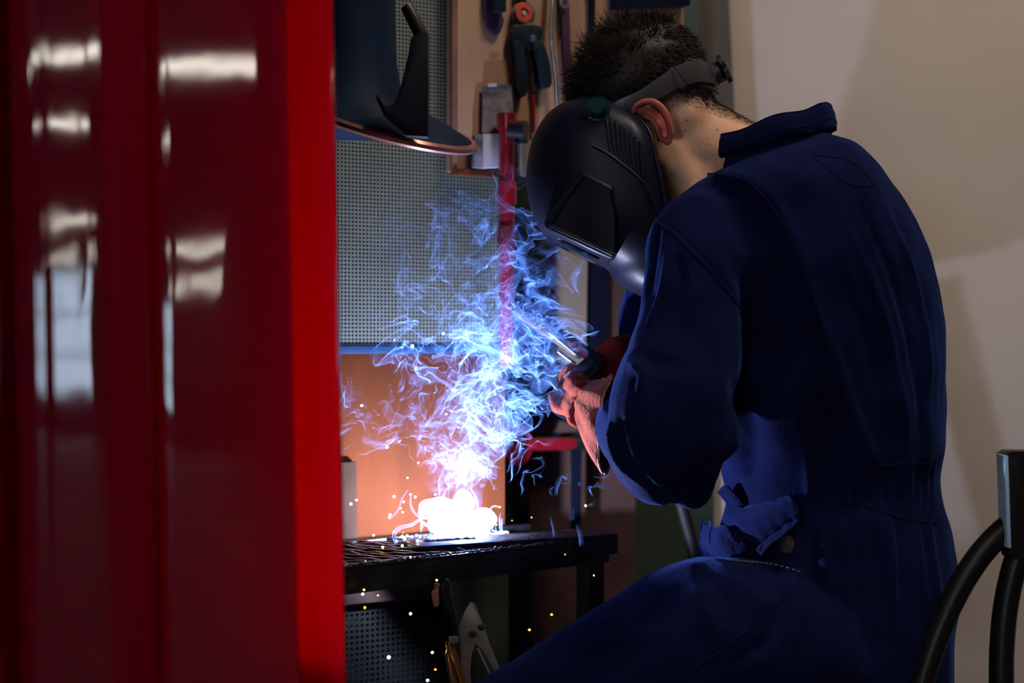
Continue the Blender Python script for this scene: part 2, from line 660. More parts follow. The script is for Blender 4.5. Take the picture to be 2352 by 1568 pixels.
def strip(label, plan, lean, z0=0.12, z1=2.15, th=0.0026, group='red welding curtain strips'):
    """hanging PVC strip; plan: list of (pixel column at the top of the frame, distance)"""
    pts = catmull([((px - 1176) * Y / FPX, Y, 0) for px, Y in plan], 7)
    zs = np.linspace(z0, z1, 28)
    V, F = [], []
    n = len(pts)
    ztop = CAM_Z + 784 * plan[0][1] / FPX
    for j, z in enumerate(zs):
        k = (ztop - z)
        for i, p in enumerate(pts):
            wob = 0.0012 * math.sin(z * 5.1 + i * 0.012 + plan[0][0]) + 0.0004 * math.sin(z * 11 + i * 0.02)
            V.append((p[0] + lean * k, p[1] + wob, z))
    for j in range(len(zs) - 1):
        for i in range(n - 1):
            a = j * n + i
            F.append((a, a + 1, a + n + 1, a + n))
    o = mesh('curtain_strip', V, F, M['pvc'], None, True)
    s = o.modifiers.new('thickness', 'SOLIDIFY')
    s.thickness = th
    s.offset = 0
    tag(o, label, 'curtain strip', group)
    return o


strip('bright red back-lit curtain strip along the edge of the booth opening',
      [(575, 1.456), (615, 1.452), (660, 1.446), (700, 1.435), (735, 1.425), (764, 1.42)], 0.019)
strip('wide dark red curtain strip beside the bright back-lit strip',
      [(340, 1.392), (347, 1.380), (356, 1.3735), (368, 1.3716), (420, 1.3713), (500, 1.3711), (560, 1.3713), (610, 1.3722), (655, 1.3742)], 0.0205)
strip('deeply folded dark red curtain strip with window reflections',
      [(15, 1.352), (26, 1.328), (50, 1.312), (85, 1.3095), (106, 1.3102), (160, 1.3104), (215, 1.3107), (240, 1.3135), (275, 1.330), (316, 1.352), (336, 1.372)], 0.018)
strip('dark red curtain strip cut off by the picture edge',
      [(-260, 1.33), (-200, 1.315), (-120, 1.31), (-40, 1.312), (8, 1.335), (24, 1.355)], 0.018)
# rail that carries the strips, above the frame
rail = empty('curtain_rail', (0, 1.4, 2.17))
tag(rail, 'steel rail above the frame that carries the red strips', 'rail')
tube('rail_tube', [Vector((-0.75, 1.36, 2.17)), Vector((0.02, 1.44, 2.17))], 0.012, M['steel'], rail, 12)


# ---------------------------------------------------------------- perforated panels


def perforated(name, label, t0, t1, z0, z1, out, m, pitch=0.0059, hole=0.58):
    """sheet steel with a real round-cornered hole in every cell"""
    nu = int((t1 - t0) / pitch)
    nv = int((z1 - z0) / pitch)
    V, F, idx = [], [], {}
    h = hole / 2
    ring = [(-h, -h * 0.45), (-h * 0.45, -h), (h * 0.45, -h), (h, -h * 0.45), (h, h * 0.45), (h * 0.45, h), (-h * 0.45, h), (-h, h * 0.45)]

    def vid(u, v):
        k = (round(u, 3), round(v, 3))
        if k not in idx:
            idx[k] = len(V)
            V.append(bp(t0 + u * pitch, z0 + v * pitch, out))
        return idx[k]
    for i in range(nu):
        for j in range(nv):
            c = [vid(i, j), vid(i + 1, j), vid(i + 1, j + 1), vid(i, j + 1)]
            r = [vid(i + 0.5 + a, j + 0.5 + b) for a, b in ring]
            F += [(c[0], c[1], r[2], r[1]), (c[1], r[3], r[2]), (c[1], c[2], r[4], r[3]), (c[2], r[5], r[4]),
                  (c[2], c[3], r[6], r[5]), (c[3], r[7], r[6]), (c[3], c[0], r[0], r[7]), (c[0], r[1], r[0])]
    e = empty(name, bp((t0 + t1) / 2, z0, out))
    tag(e, label, 'panel')
    o = mesh('sheet', V, F, m, e)
    s = o.modifiers.new('thickness', 'SOLIDIFY')
    s.thickness = 0.0015
    return e


TR = bt(1158)
zr = bz(797, 0.1)          # height of the blue rail
e = perforated('perforated_panel', 'grey perforated steel panel with rows of small holes behind the smoke', -0.20, TR, zr + 0.003, 1.80, 0.0, M['sheet'])
quadp = [bp(-0.35, zr, -0.022), bp(TR + 0.005, zr, -0.022), bp(TR + 0.005, 1.8, -0.022), bp(-0.35, 1.8, -0.022)]
prism('backing_sheet', quadp, -NB * 0.003, M['backing'], e, 0)
e2 = perforated('perforated_panel', 'dark perforated panel under the welding table', -0.09, bt(1060), 0.40, bz(1388, 0.05), -0.012, mat('black_painted_sheet', (0.012, 0.014, 0.013), 0.85, spec=0.1), 0.0085)
prism('backing_sheet', [bp(-0.1, 0.3, -0.03), bp(bt(1060), 0.3, -0.03), bp(bt(1060), bz(1388, 0.05), -0.03), bp(-0.1, bz(1388, 0.05), -0.03)], -NB * 0.003, M['backing'], e2, 0)

# blue rail, orange plywood below it
c = bp((TR - 0.35) / 2, zr - 0.004, 0.0022)
o = box('steel_rail', c, U * (TR + 0.35) / 2, NB * 0.002, (0, 0, 0.0058), M['rail_blue'], None, 0.001)
tag(o, 'narrow blue steel rail between perforated panel and orange plywood', 'rail')
zb = 0.845
t_end = bt(1160)
o = prism('plywood_sheet', [bp(-0.35, zb, 0.0), bp(t_end, zb, 0.0), bp(t_end, zr - 0.007, 0.0), bp(-0.35, zr - 0.007, 0.0)], -NB * 0.012, M['plywood'], None, 0.001)
tag(o, 'scorched orange plywood sheet behind the welding smoke', 'plywood')
# pale plank standing at the left end of the plywood
o = prism('plank_upright', [bp(bt(782, .012), 0.80, 0.002), bp(bt(822, .012), 0.80, 0.002), bp(bt(818, .012), bz(1060, 0.0), 0.002), bp(bt(780, .012), bz(1060, 0), 0.002)],
          NB * 0.012, mat('pale_scorched_plank', (0.060, 0.032, 0.022), 0.9, spec=0.05, vary=0.4, vscale=10), None, 0.001)
tag(o, 'pale short plank leaning on the plywood beside the red curtain', 'plank')
# low timber under the table
o = prism('timber_batten', [bp(-0.1, bz(1388, 0), 0.002), bp(bt(1010), bz(1388, 0), 0.002), bp(bt(1010), 0.8, 0.002), bp(-0.1, 0.8, 0.002)], NB * 0.006, mat('dark_timber', (0.05, 0.03, 0.026), 0.9, spec=0.05), None, 0.001)
tag(o, 'brown timber batten below the table top behind the earth clamp', 'batten')

# ---------------------------------------------------------------- things behind, to the right of the panel


def slab(name, pts, Y, th, m, label, cat, bev=0.002):
    o = px_prism(name, pts, Y, th, m, None, bev)
    tag(o, label, cat)
    return o


# tool board
TBt0 = bt(1034, 0.022)
TBt1 = bt(1570, 0.022)
zb0 = bz(393, TBt0, 0.022)


def tb(px, py, out=0.0):
    """point on the tool board seen at the pixel, lifted by out"""
    o_ = 0.022 + out
    t = bt(px, o_)
    return bp(t, bz(py, t, o_), o_)


board = empty('tool_board', bp((TBt0 + TBt1) / 2, zb0, 0.01))
tag(board, 'tan plywood tool board hung with hand tools', 'tool board')
prism('panel', [bp(TBt0, zb0, 0.022), bp(TBt1, zb0, 0.022), bp(TBt1, 1.95, 0.022), bp(TBt0, 1.95, 0.022)], -NB * 0.015, M['board'], board, 0.001)
prism('edge_strip', [bp(TBt0 - 0.001, zb0 - 0.002, 0.0225), bp(TBt0 + 0.009, zb0 - 0.002, 0.0225), bp(TBt0 + 0.009, 1.95, 0.0225), bp(TBt0 - 0.001, 1.95, 0.0225)], NB * 0.008, M['board_edge'], board, 0.001)
prism('bottom_strip', [bp(TBt0, zb0 - 0.006, 0.0225), bp(TBt1, zb0 - 0.006, 0.0225), bp(TBt1, zb0 + 0.004, 0.0225), bp(TBt0, zb0 + 0.004, 0.0225)], NB * 0.01, M['plywood'], board, 0.001)


def hung(name, pts, th, m, parent, out=0.006, n=0, bev=0.0015):
    if n:
        q = catmull([(p[0], p[1], 0) for p in pts + [pts[0]]], n)[:-1]
        pts = [(p[0], p[1]) for p in q]
    return prism(name, [tb(p[0], p[1], out) for p in pts], NB * th, m, parent, bev)


def tooth(name, label, cat):
    e = empty(name, tb(1200, 120, 0.01))
    tag(e, label, cat)
    return e


# dark block with a purple round holder
e = tooth('tool_holder', 'dark block and purple round holder at the top of the tool board', 'holder')
hung('block', [(1122, -30), (1150, -30), (1149, 33), (1126, 31)], 0.02, M['tool_blue'], e, 0.008)
hung('ring', [(1106, -20), (1148, 34), (1150, 62), (1136, 84), (1116, 66), (1106, 30)], 0.008, M['tool_purple'], e, 0.001, 3)
# orange tape measure with white centre
e = tooth('cutting_disc', 'orange-red round disc with a pale centre on the tool board', 'disc')
c = tb(1200, 31, 0.012)
lathe('disc', [(0.003, 0), (0.0155, 0), (0.017, 0.003), (0.015, 0.006), (0.008, 0.0065), (0.0065, 0.004), (0.003, 0.004)], c, NB, M['tool_orange'], e, 28, False)
lathe('hub', [(0.0001, 0.006), (0.0035, 0.006), (0.0035, 0.0), (0.0001, 0.0)], c, NB, M['white_box'], e, 16, False)
hung('hook', [(1180, -20), (1212, -20), (1199, 14), (1190, 12)], 0.01, M['black_plastic'], e, 0.004)
lathe('backing_ring', [(0.017, 0), (0.022, 0.001), (0.022, 0.004), (0.017, 0.004)], tb(1202, 36, 0.004), NB, M['steel'], e, 28, False)
# two pliers hanging below
e = tooth('pliers', 'dark blue pliers with open handles hanging below the orange disc', 'pliers')
hung('jaw', [(1172, 60), (1230, 62), (1236, 88), (1216, 118), (1190, 112), (1166, 92)], 0.012, M['tool_blue'], e, 0.006, 3)
lathe('pivot', [(0.0001, 0.006), (0.005, 0.005), (0.005, 0), (0.0001, 0)], tb(1222, 88, 0.019), NB, M['steel_bright'], e, 16, False)
hung('handle', [(1170, 95), (1192, 105), (1200, 160), (1203, 210), (1190, 226), (1178, 205), (1176, 150)], 0.014, M['tool_blue'], e, 0.005, 3)
hung('handle', [(1212, 100), (1236, 100), (1254, 150), (1258, 195), (1245, 205), (1232, 190), (1222, 150)], 0.014, M['tool_blue'], e, 0.005, 3)
e = tooth('screwdriver', 'thin crimson screwdriver hanging below the pliers', 'screwdriver')
hung('grip', [(1214, 150), (1226, 150), (1228, 215), (1217, 215)], 0.008, M['tool_purple'], e, 0.002)
hung('blade', [(1219, 215), (1227, 215), (1226, 305), (1221, 305)], 0.005, M['red_paint'], e, 0.003)
# polished rod and dark blue bars
e = tooth('steel_rod', 'bright polished steel rod hanging beside the pliers', 'rod')
P = catmull([tb(x, y, 0.02) for x, y in ((1275, -60), (1268, 40), (1267, 95), (1272, 140), (1277, 190), (1281, 262))], 6)
tube('rod', P, 0.0042, M['steel_bright'], e, 12)
lathe('loop', [(0.006, -0.001), (0.009, 0), (0.006, 0.001)], tb(1296, 6, 0.02), NB, M['steel'], e, 16, False)
e = tooth('spanner', 'long dark purple-blue spanner behind the polished rod', 'spanner')
hung('shank', [(1282, -30), (1300, -30), (1306, 120), (1322, 260), (1300, 262), (1288, 120)], 0.008, M['tool_purple'], e, 0.004)
e = tooth('steel_file', 'dark blue file hanging on the tool board left of the dark hair', 'file')
hung('blade', [(1350, -30), (1362, -30), (1361, 112), (1351, 112)], 0.008, M['navy_bar'], e, 0.004)
hung('grip', [(1346, -60), (1366, -60), (1364, -20), (1348, -20)], 0.012, M['navy_bar'], e, 0.002)
# shelf bar shading the board's upper right
e = tooth('shelf_bracket', 'dark shelf over the upper part of the tool board', 'shelf')
hung('plate', [(1400, -60), (1570, -60), (1570, 18), (1400, 24)], 0.02, M['navy_bar'], e, 0.004)
# printed grey card, white box
e = tooth('printed_card', 'grey mottled card pinned low on the tool board', 'card')
hung('sheet', [(1108, 196), (1177, 194), (1178, 303), (1106, 306)], 0.002, M['card'], e, 0.006, 0, 0)
hung('tape', [(1120, 192), (1140, 191), (1140, 199), (1120, 200)], 0.001, M['white_box'], e, 0.009, 0, 0)
e = tooth('white_carton', 'small white carton at the bottom of the tool board', 'carton')
hung('face', [(1100, 310), (1142, 308), (1143, 386), (1101, 388)], 0.014, M['white_box'], e, 0.008)
hung('side', [(1083, 312), (1100, 310), (1101, 388), (1082, 386)], 0.010, M['card'], e, 0.008)
e = tooth('steel_spray_can', 'slim grey can on the tool board beside the red stand', 'can')
tube('can_body', [tb(1196, 405, 0.03), tb(1196, 330, 0.03)], 0.0095, M['steel'], e, 16)
tube('can_cap', [tb(1197, 328, 0.03), tb(1198, 280, 0.03)], 0.011, M['black_plastic'], e, 16)

# red stand: pole with collars, flange and horizontal arm
stand = empty('red_stand', at(1166, 560, 2.205))
tag(stand, 'red painted upright steel pole clamped before the tool board', 'pole')
tube('pole', [at(1164, 268, 2.205), at(1164, 700, 2.205), at(1166, 840, 2.205)], 0.0125, M['red_paint'], stand, 18)
tube('cap', [at(1164, 262, 2.205), at(1164, 296, 2.205)], 0.0160, M['red_paint'], stand, 18)
tube('collar', [at(1164, 418, 2.205), at(1164, 470, 2.205)], 0.0155, M['red_paint'], stand, 18)
tube('collar', [at(1164, 520, 2.205), at(1164, 560, 2.205)], 0.0150, mat('dark_red_collar', (0.12, 0.008, 0.02), 0.5), stand, 18)
tube('clamp_knob', [at(1172, 296, 2.19), at(1208, 300, 2.18)], 0.013, M['black_plastic'], stand, 14)
tube('bracket', [at(1164, 380, 2.205), at(1166, 380, 2.25)], 0.008, M['steel_dark'], stand, 10)
rarm = empty('red_tube_bracket', at(1180, 1020, 2.40))
tag(rarm, 'red horizontal tube with round red flange beside the smoke', 'tube')
lathe('flange', [(0.0001, -0.012), (0.024, -0.012), (0.037, -0.004), (0.040, 0.004), (0.036, 0.012), (0.0001, 0.014)], at(1178, 1020, 2.40), (0.72, -0.68, 0.08), M['red_paint'], rarm, 30, False)
tube('arm', [at(1178, 1021, 2.40), at(1400, 1017, 2.50)], 0.0115, M['red_paint'], rarm, 18)
tube('arm_sleeve', [at(1308, 1019, 2.46), at(1336, 1018, 2.47)], 0.0128, M['steel_dark'], rarm, 18)

# planks, bars and boards behind the smoke
slab('wooden_plank', [(1264, 430), (1352, 430), (1346, 846), (1250, 826)], 2.62, 0.02, M['plank'], 'beige upright plank behind the helmet chin', 'plank')
slab('steel_upright', [(1352, 380), (1402, 380), (1398, 846), (1345, 846)], 2.64, 0.03, M['navy_bar'], 'dark blue-black upright beside the beige plank', 'upright')
slab('brown_board', [(1400, 420), (1462, 420), (1456, 1000), (1396, 1000)], 2.66, 0.02, M['brown'], 'narrow red-brown board between dark upright and sleeve', 'board')
slab('brown_backboard', [(1196, 1030), (1462, 1030), (1452, 1600), (1196, 1600)], 2.66, 0.015, M['brown'], 'wide red-brown backboard below the red arm', 'board')
slab('steel_upright', [(1186, 740), (1216, 740), (1216, 1262), (1186, 1262)], 2.50, 0.03, M['navy_bar'], 'dark steel upright just behind the red flange', 'upright')
slab('steel_upright', [(1312, 1036), (1336, 1036), (1334, 1250), (1312, 1250)], 2.55, 0.02, M['navy_bar'], 'thin dark upright below the red arm', 'upright')
slab('shelf_plank', [(1200, 880), (1420, 872), (1420, 985), (1200, 1000)], 2.60, 0.02, M['brown'], 'brown shelf plank above the red arm', 'plank')
o = slab('steel_post', [(1556, -60), (1604, -60), (1610, 420), (1556, 420)], 2.80, 0.05, M['green'], 'dark green booth corner post behind the hair', 'post')
o = slab('steel_post', [(1600, -60), (1672, -60), (1690, 300), (1706, 460), (1600, 460)], 2.86, 0.03, mat('dark_taupe', (0.085, 0.072, 0.06), 0.8), 'dark taupe post between booth and plaster wall', 'post')
o = tube('hanging_hose', catmull([at(x, y, 2.35) for x, y in ((1520, 980), (1550, 1100), (1574, 1190), (1592, 1260), (1606, 1340), (1640, 1480), (1680, 1640))], 6), 0.011, M['rubber'])
tag(o, 'dark rubber hose hanging below the bent elbow', 'hose')

# ---------------------------------------------------------------- fume hood with handle
hc = at(900, 290, 1.90)
hood = empty('fume_hood', hc)
tag(hood, 'dark blue fume extraction hood with copper rim and black handle', 'fume hood')
ha = Vector((0.255, -0.26, 0.93)).normalized()
lathe('flange', [(0.020, 0.030), (0.07, 0.020), (0.112, 0.004), (0.116, 0.0), (0.112, -0.003), (0.02, 0.012)], hc, ha, M['hood'], hood, 64, False)
lathe('rim', [(0.108, -0.004), (0.114, -0.0055), (0.118, -0.002), (0.118, 0.003), (0.114, 0.0065), (0.108, 0.005)], hc, ha, M['copper'], hood, 72, False)
bm = bmesh.new()
ax0, ax1 = at(800, 300, 1.90), at(796, -160, 1.90)
prof = [(0, 0.094), (0.08, 0.082), (0.2, 0.071), (0.34, 0.0655), (0.6, 0.064), (1.0, 0.066)]
bm_tube(bm, [ax0.lerp(ax1, t) for t, r in prof], [r for t, r in prof], 36, True)
auto_smooth(from_bm('duct', bm, M['hood'], hood), 50)
# handle: bent round end, widening bracket
hb = px_prism('handle', [(944, 84), (968, 70), (984, 70), (985, 190), (984, 316), (930, 312), (880, 262), (862, 222), (866, 214), (886, 240), (905, 238), (922, 188), (938, 120)], 1.775, 0.018, mat('hood_handle_plastic', (0.006, 0.012, 0.03), 0.45), hood, 0.004)
tube('grip', [at(933, 14, 1.784), at(940, 26, 1.784), at(964, 72, 1.784), at(967, 84, 1.784)], [0.0075, 0.0085, 0.0092, 0.009], M['black_plastic'], hood, 16, 1.0)

# ---------------------------------------------------------------- welding table
ZT = 0.8625
TA = at(790, 1300, 1.82)
TB_ = at(1400, 1232, 2.096)
TA.z = TB_.z = 0
TU = (TB_ - TA).normalized()
TN = Vector((TU.y, -TU.x, 0))               # towards the camera
TL0 = TA - TU * 0.10
tlen = (TB_ - TL0).length
TD = 0.205


def tp(s, d, z):
    """table point: s along the front edge, d back from it"""
    p = TL0 + TU * s - TN * d
    return Vector((p.x, p.y, z))


table = empty('welding_table', tp(tlen / 2, TD / 2, 0))
tag(table, 'dark steel welding table with bar grating top', 'table')
box('front_apron', tp(tlen / 2, 0.004, ZT - 0.020), TU * tlen / 2, TN * 0.004, (0, 0, 0.017), M['steel_dark'], table, 0.001)
box('front_angle', tp(tlen / 2, 0.012, ZT - 0.0035), TU * tlen / 2, TN * 0.012, (0, 0, 0.0025), M['steel_dark'], table, 0.0008)
box('back_angle', tp(tlen / 2, TD - 0.01, ZT - 0.012), TU * tlen / 2, TN * 0.008, (0, 0, 0.012), M['steel_dark'], table, 0.001)
box('end_block', tp(tlen - 0.035, 0.03, ZT - 0.010), TU * 0.047, TN * 0.038, (0, 0, 0.016), M['rubber'], table, 0.005)
for s in (0.02, tlen - 0.02):
    for d in (0.02, TD - 0.02):
        box('leg', tp(s, d, (ZT - 0.03) / 2), TU * 0.015, TN * 0.015, (0, 0, (ZT - 0.03) / 2), M['steel_dark'], table, 0.002)
bar_dir = Vector((math.cos(math.radians(-17)), math.sin(math.radians(-17)), 0))
# grating bars cross the table at a slant
ca, sa = bar_dir.dot(TU), bar_dir.dot(-TN)
k = 0
for s0 in np.arange(-0.30, tlen + 0.1, 0.0235):
    # line point at back edge: (s0, TD); runs forward (d decreases) along bar_dir
    d0, d1 = TD - 0.018, 0.022
    L = (d0 - d1) / -sa
    a_s, b_s = s0, s0 + ca * L
    lo_, hi_ = max(a_s, 0.01), min(b_s, tlen - 0.085)
    if hi_ - lo_ < 0.03:
        continue
    da = d0 + (lo_ - a_s) / (b_s - a_s) * (d1 - d0)
    db = d0 + (hi_ - a_s) / (b_s - a_s) * (d1 - d0)
    a, b = tp(lo_, da, ZT - 0.008), tp(hi_, db, ZT - 0.008)
    side = bar_dir.cross(Vector((0, 0, 1)))
    # uneven, slag-crusted upper edge
    n = 14
    V, F = [], []
    for i in range(n + 1):
        p = a.lerp(b, i / n)
        zt = 0.008 + rnd.uniform(-0.0012, 0.0016) * (1 if rnd.random() < 0.6 else 1.8)
        wv = 0.0028 + rnd.uniform(-0.0005, 0.0008)
        V += [p - side * wv + Vector((0, 0, -0.01)), p + side * wv + Vector((0, 0, -0.01)), p + side * wv + Vector((0, 0, zt)), p - side * wv + Vector((0, 0, zt))]
    for i in range(n):
        q = i * 4
        F += [(q + 3, q + 2, q + 6, q + 7), (q + 1, q + 5, q + 6, q + 2), (q, q + 3, q + 7, q + 4), (q, q + 4, q + 5, q + 1)]
    F += [(0, 1, 2, 3), (n * 4, n * 4 + 3, n * 4 + 2, n * 4 + 1)]
    o = mesh('grate_bar', V, F, M['slag'], table)
# ragged slag bead along the front edge
P, R = [], []
for i in range(150):
    s = 0.02 + (tlen - 0.12) * i / 149
    P.append(tp(s, 0.002 + rnd.uniform(-0.002, 0.003), ZT + rnd.uniform(-0.001, 0.002)))
    R.append(0.0012 + 0.0016 * rnd.random() ** 2)
tube('slag_bead', P, R, M['slag'], table, 6)

# workpiece under the arc
wp = empty('workpiece', Vector((ARC.x, ARC.y, ZT)))
tag(wp, 'dark steel plate being welded on the table', 'steel plate')
wc = Vector((ARC.x + 0.07, ARC.y - 0.005, ZT + 0.0035))
wd = Vector((math.cos(math.radians(24)), math.sin(math.radians(24)), 0))
wn = Vector((-wd.y, wd.x, 0))
box('plate', wc, wd * 0.155, wn * 0.035, (0, 0, 0.003), M['steel_dark'], wp, 0.0008)
P = [wc - wd * (0.13 - 0.004 * i) + wn * 0.006 + Vector((0, 0, 0.0035 + 0.0006 * math.sin(i * 2.1))) for i in range(20)]
tube('weld_bead', P, [0.0026 + 0.0008 * math.sin(i * 1.7) for i in range(20)], M['slag'], wp, 8)

# ---------------------------------------------------------------- earth clamp under the table
cl = empty('earth_clamp', at(1070, 1340, 1.86))
tag(cl, 'grey steel earth clamp hanging from the table edge', 'clamp')
CY = 1.90
px_prism('lever', [(1052, 1440), (1066, 1405), (1080, 1382), (1090, 1386), (1100, 1412), (1112, 1440), (1124, 1478), (1138, 1512), (1160, 1560), (1175, 1600), (1160, 1604), (1150, 1572), (1128, 1528), (1106, 1492), (1092, 1479), (1084, 1500), (1080, 1540), (1084, 1600), (1066, 1600), (1058, 1520), (1056, 1470)],
         CY - 0.012, 0.003, M['steel'], cl, 0.0012)
for x, y in ((1085, 1456), (1106, 1440)):
    lathe('rivet', [(0.0001, 0.004), (0.0042, 0.003), (0.005, 0.0), (0.0001, 0.0)], at(x, y, CY - 0.0125), (0, -1, 0), M['black_plastic'], cl, 16, False)
tube('tension_rod', [at(1096, 1490, CY), at(1132, 1566, CY)], 0.0022, M['steel'], cl, 8)
px_prism('jaw', [(1022, 1330), (1032, 1332), (1052, 1440), (1056, 1478), (1046, 1478), (1034, 1420), (1020, 1390), (1014, 1358)], CY - 0.02, 0.012, M['steel_dark'], cl, 0.002)
px_prism('jaw_pad', [(990, 1360), (1006, 1352), (1008, 1392), (996, 1396)], CY - 0.02, 0.016, M['copper'], cl, 0.002)
tube('jaw_link', [at(1004, 1340, CY - 0.012), at(998, 1372, CY - 0.012)], 0.004, M['copper'], cl, 10)
tube('copper_lug', [at(1030, 1472, CY - 0.02), at(1046, 1520, CY - 0.02), at(1068, 1600, CY - 0.02)], 0.0055, mat('copper_cable_lug', (0.75, 0.36, 0.12), 0.25, 0.9), cl, 12)
tube('copper_lug', [at(1036, 1476, CY - 0.005), at(1030, 1500, CY - 0.005), at(1044, 1600, CY - 0.005)], 0.005, mat('brass_lug', (0.6, 0.4, 0.2), 0.3, 0.9), cl, 12)
px_prism('bolt_head', [(1030, 1464), (1052, 1462), (1054, 1476), (1032, 1478)], CY - 0.026, 0.012, M['steel'], cl, 0.0015)

# ================================================================ the welder
person = empty('person', Vector((at(1880, 784, 2.0).x, 2.0, 0.0)))
tag(person, 'welder in navy coverall bent over the table under a black welding helmet', 'person')

# ---- coverall: one continuous garment
bm = bmesh.new()
TD0 = 2.02
secs = [((1600, 1660), (2150, 1660), TD0, 0.175), ((1600, 1560), (2165, 1560), TD0, 0.185), ((1618, 1450), (2176, 1450), TD0, 0.188),
        ((1630, 1330), (2190, 1325), TD0, 0.185), ((1655, 1215), (2172, 1205), TD0, 0.172), ((1672, 1140), (2150, 1100), TD0, 0.158),
        ((1640, 1040), (2162, 1010), TD0, 0.165), ((1590, 930), (2164, 920), TD0, 0.178), ((1545, 800), (2156, 800), TD0, 0.188),
        ((1515, 690), (2138, 680), TD0, 0.194), ((1500, 590), (2098, 545), TD0, 0.197), ((1512, 500), (2030, 420), TD0, 0.190),
        ((1550, 440), (1962, 350), TD0, 0.160), ((1600, 405), (1905, 322), TD0, 0.115), ((1632, 385), (1878, 312), TD0, 0.088)]
# denser rings by spline
keys = [section(*q) for q in secs]
rings = []
cols = list(zip(*keys))
sp = [catmull([tuple(p) for p in c], 4) for c in cols]
for i in range(len(sp[0])):
    rings.append([Vector(c[i]) for c in sp])
bm_loft(bm, rings)


def limb(bm, pts, seg=20, n=5, flat=1.0):
    """pts: (px, py, Y, radius)"""
    P = catmull([tuple(at(p[0], p[1], p[2])) + (p[3],) for p in pts], n)
    bm_tube(bm, [Vector(p[:3]) for p in P], [p[3] for p in P], seg, True, flat)


# near (left) sleeve: baggy upper arm, bent elbow
limb(bm, [(1660, 500, 1.93, .050), (1607, 560, 1.89, .070), (1602, 660, 1.868, .069), (1586, 780, 1.85, .071), (1558, 890, 1.835, .081),
          (1548, 1000, 1.83, .084), (1552, 1070, 1.83, .070), (1572, 1120, 1.83, .042)])
limb(bm, [(1580, 1085, 1.83, .052), (1545, 1060, 1.835, .066), (1502, 1030, 1.86, .063), (1470, 1002, 1.90, .054), (1436, 976, 1.955, .044), (1400, 956, 2.0, .036)])
# sharp elbow point
limb(bm, [(1530, 1030, 1.83, .07), (1580, 1110, 1.83, .036), (1602, 1158, 1.832, .010)])
# far (right) sleeve
limb(bm, [(1640, 490, 2.12, .06), (1575, 560, 2.20, .076), (1545, 680, 2.26, .078), (1530, 800, 2.30, .074), (1520, 880, 2.32, .07), (1480, 880, 2.31, .056), (1440, 850, 2.27, .046)])
# thighs, shins
limb(bm, [(1905, 1500, 1.93, .105), (1800, 1480, 1.91, .115), (1650, 1470, 1.89, .108), (1480, 1530, 1.88, .098), (1300, 1625, 1.88, .090), (1150, 1700, 1.88, .084), (1060, 1740, 1.88, .078)])
limb(bm, [(1905, 1560, 2.12, .105), (1700, 1590, 2.16, .11), (1480, 1640, 2.20, .096), (1250, 1740, 2.22, .082)])
kn = at(1060, 1740, 1.88)
kf = at(1250, 1740, 2.22)
for q, dx in ((kn, 0.05), (kf, 0.06)):
    bm_tube(bm, [q + Vector((0, 0, 0.01)), q + Vector((dx * .4, 0, -0.15)), Vector((q.x + dx, q.y, 0.25)), Vector((q.x + dx * 1.2, q.y, 0.11))], [.077, .072, .064, .066], 18)
suit = remesh('coverall', bm, 0.0048, 9, M['fabric'], person)
me = suit.data
V = co_np(me).copy()
off = np.array(suit.location) * 0  # mesh is kept in world coordinates
bvh = BVHTree.FromPolygons([tuple(v) for v in V], [tuple(p.vertices) for p in me.polygons])
CAMP = Vector((0, 0, CAM_Z))


def hit(px, py):
    d = (at(px, py, 1.0) - CAMP).normalized()
    l, nrm, i, dist = bvh.ray_cast(CAMP, d)
    return l, nrm


def surf_line(pts, n=6):
    q = catmull([(p[0], p[1], 0) for p in pts], n)
    out = []
    for p in q:
        l, nrm = hit(p[0], p[1])
        if l is not None:
            out.append((l, nrm))
    return out


NRM = no_np(me)
DISP = np.zeros(len(V), np.float32)


def fold(pts, h, wd, ends=0.25):
    """ridge (h>0) or furrow (h<0) pressed into the cloth along a line"""
    L = [p for p, _ in surf_line(pts, 5)]
    if len(L) < 2:
        return
    d, t = dist_poly(V, L)
    e = np.clip(np.minimum(t, 1 - t) / ends, 0, 1)
    DISP[:] += 1.25 * h * np.exp(-(d / (wd * 0.8)) ** 2) * (0.15 + 0.85 * e)


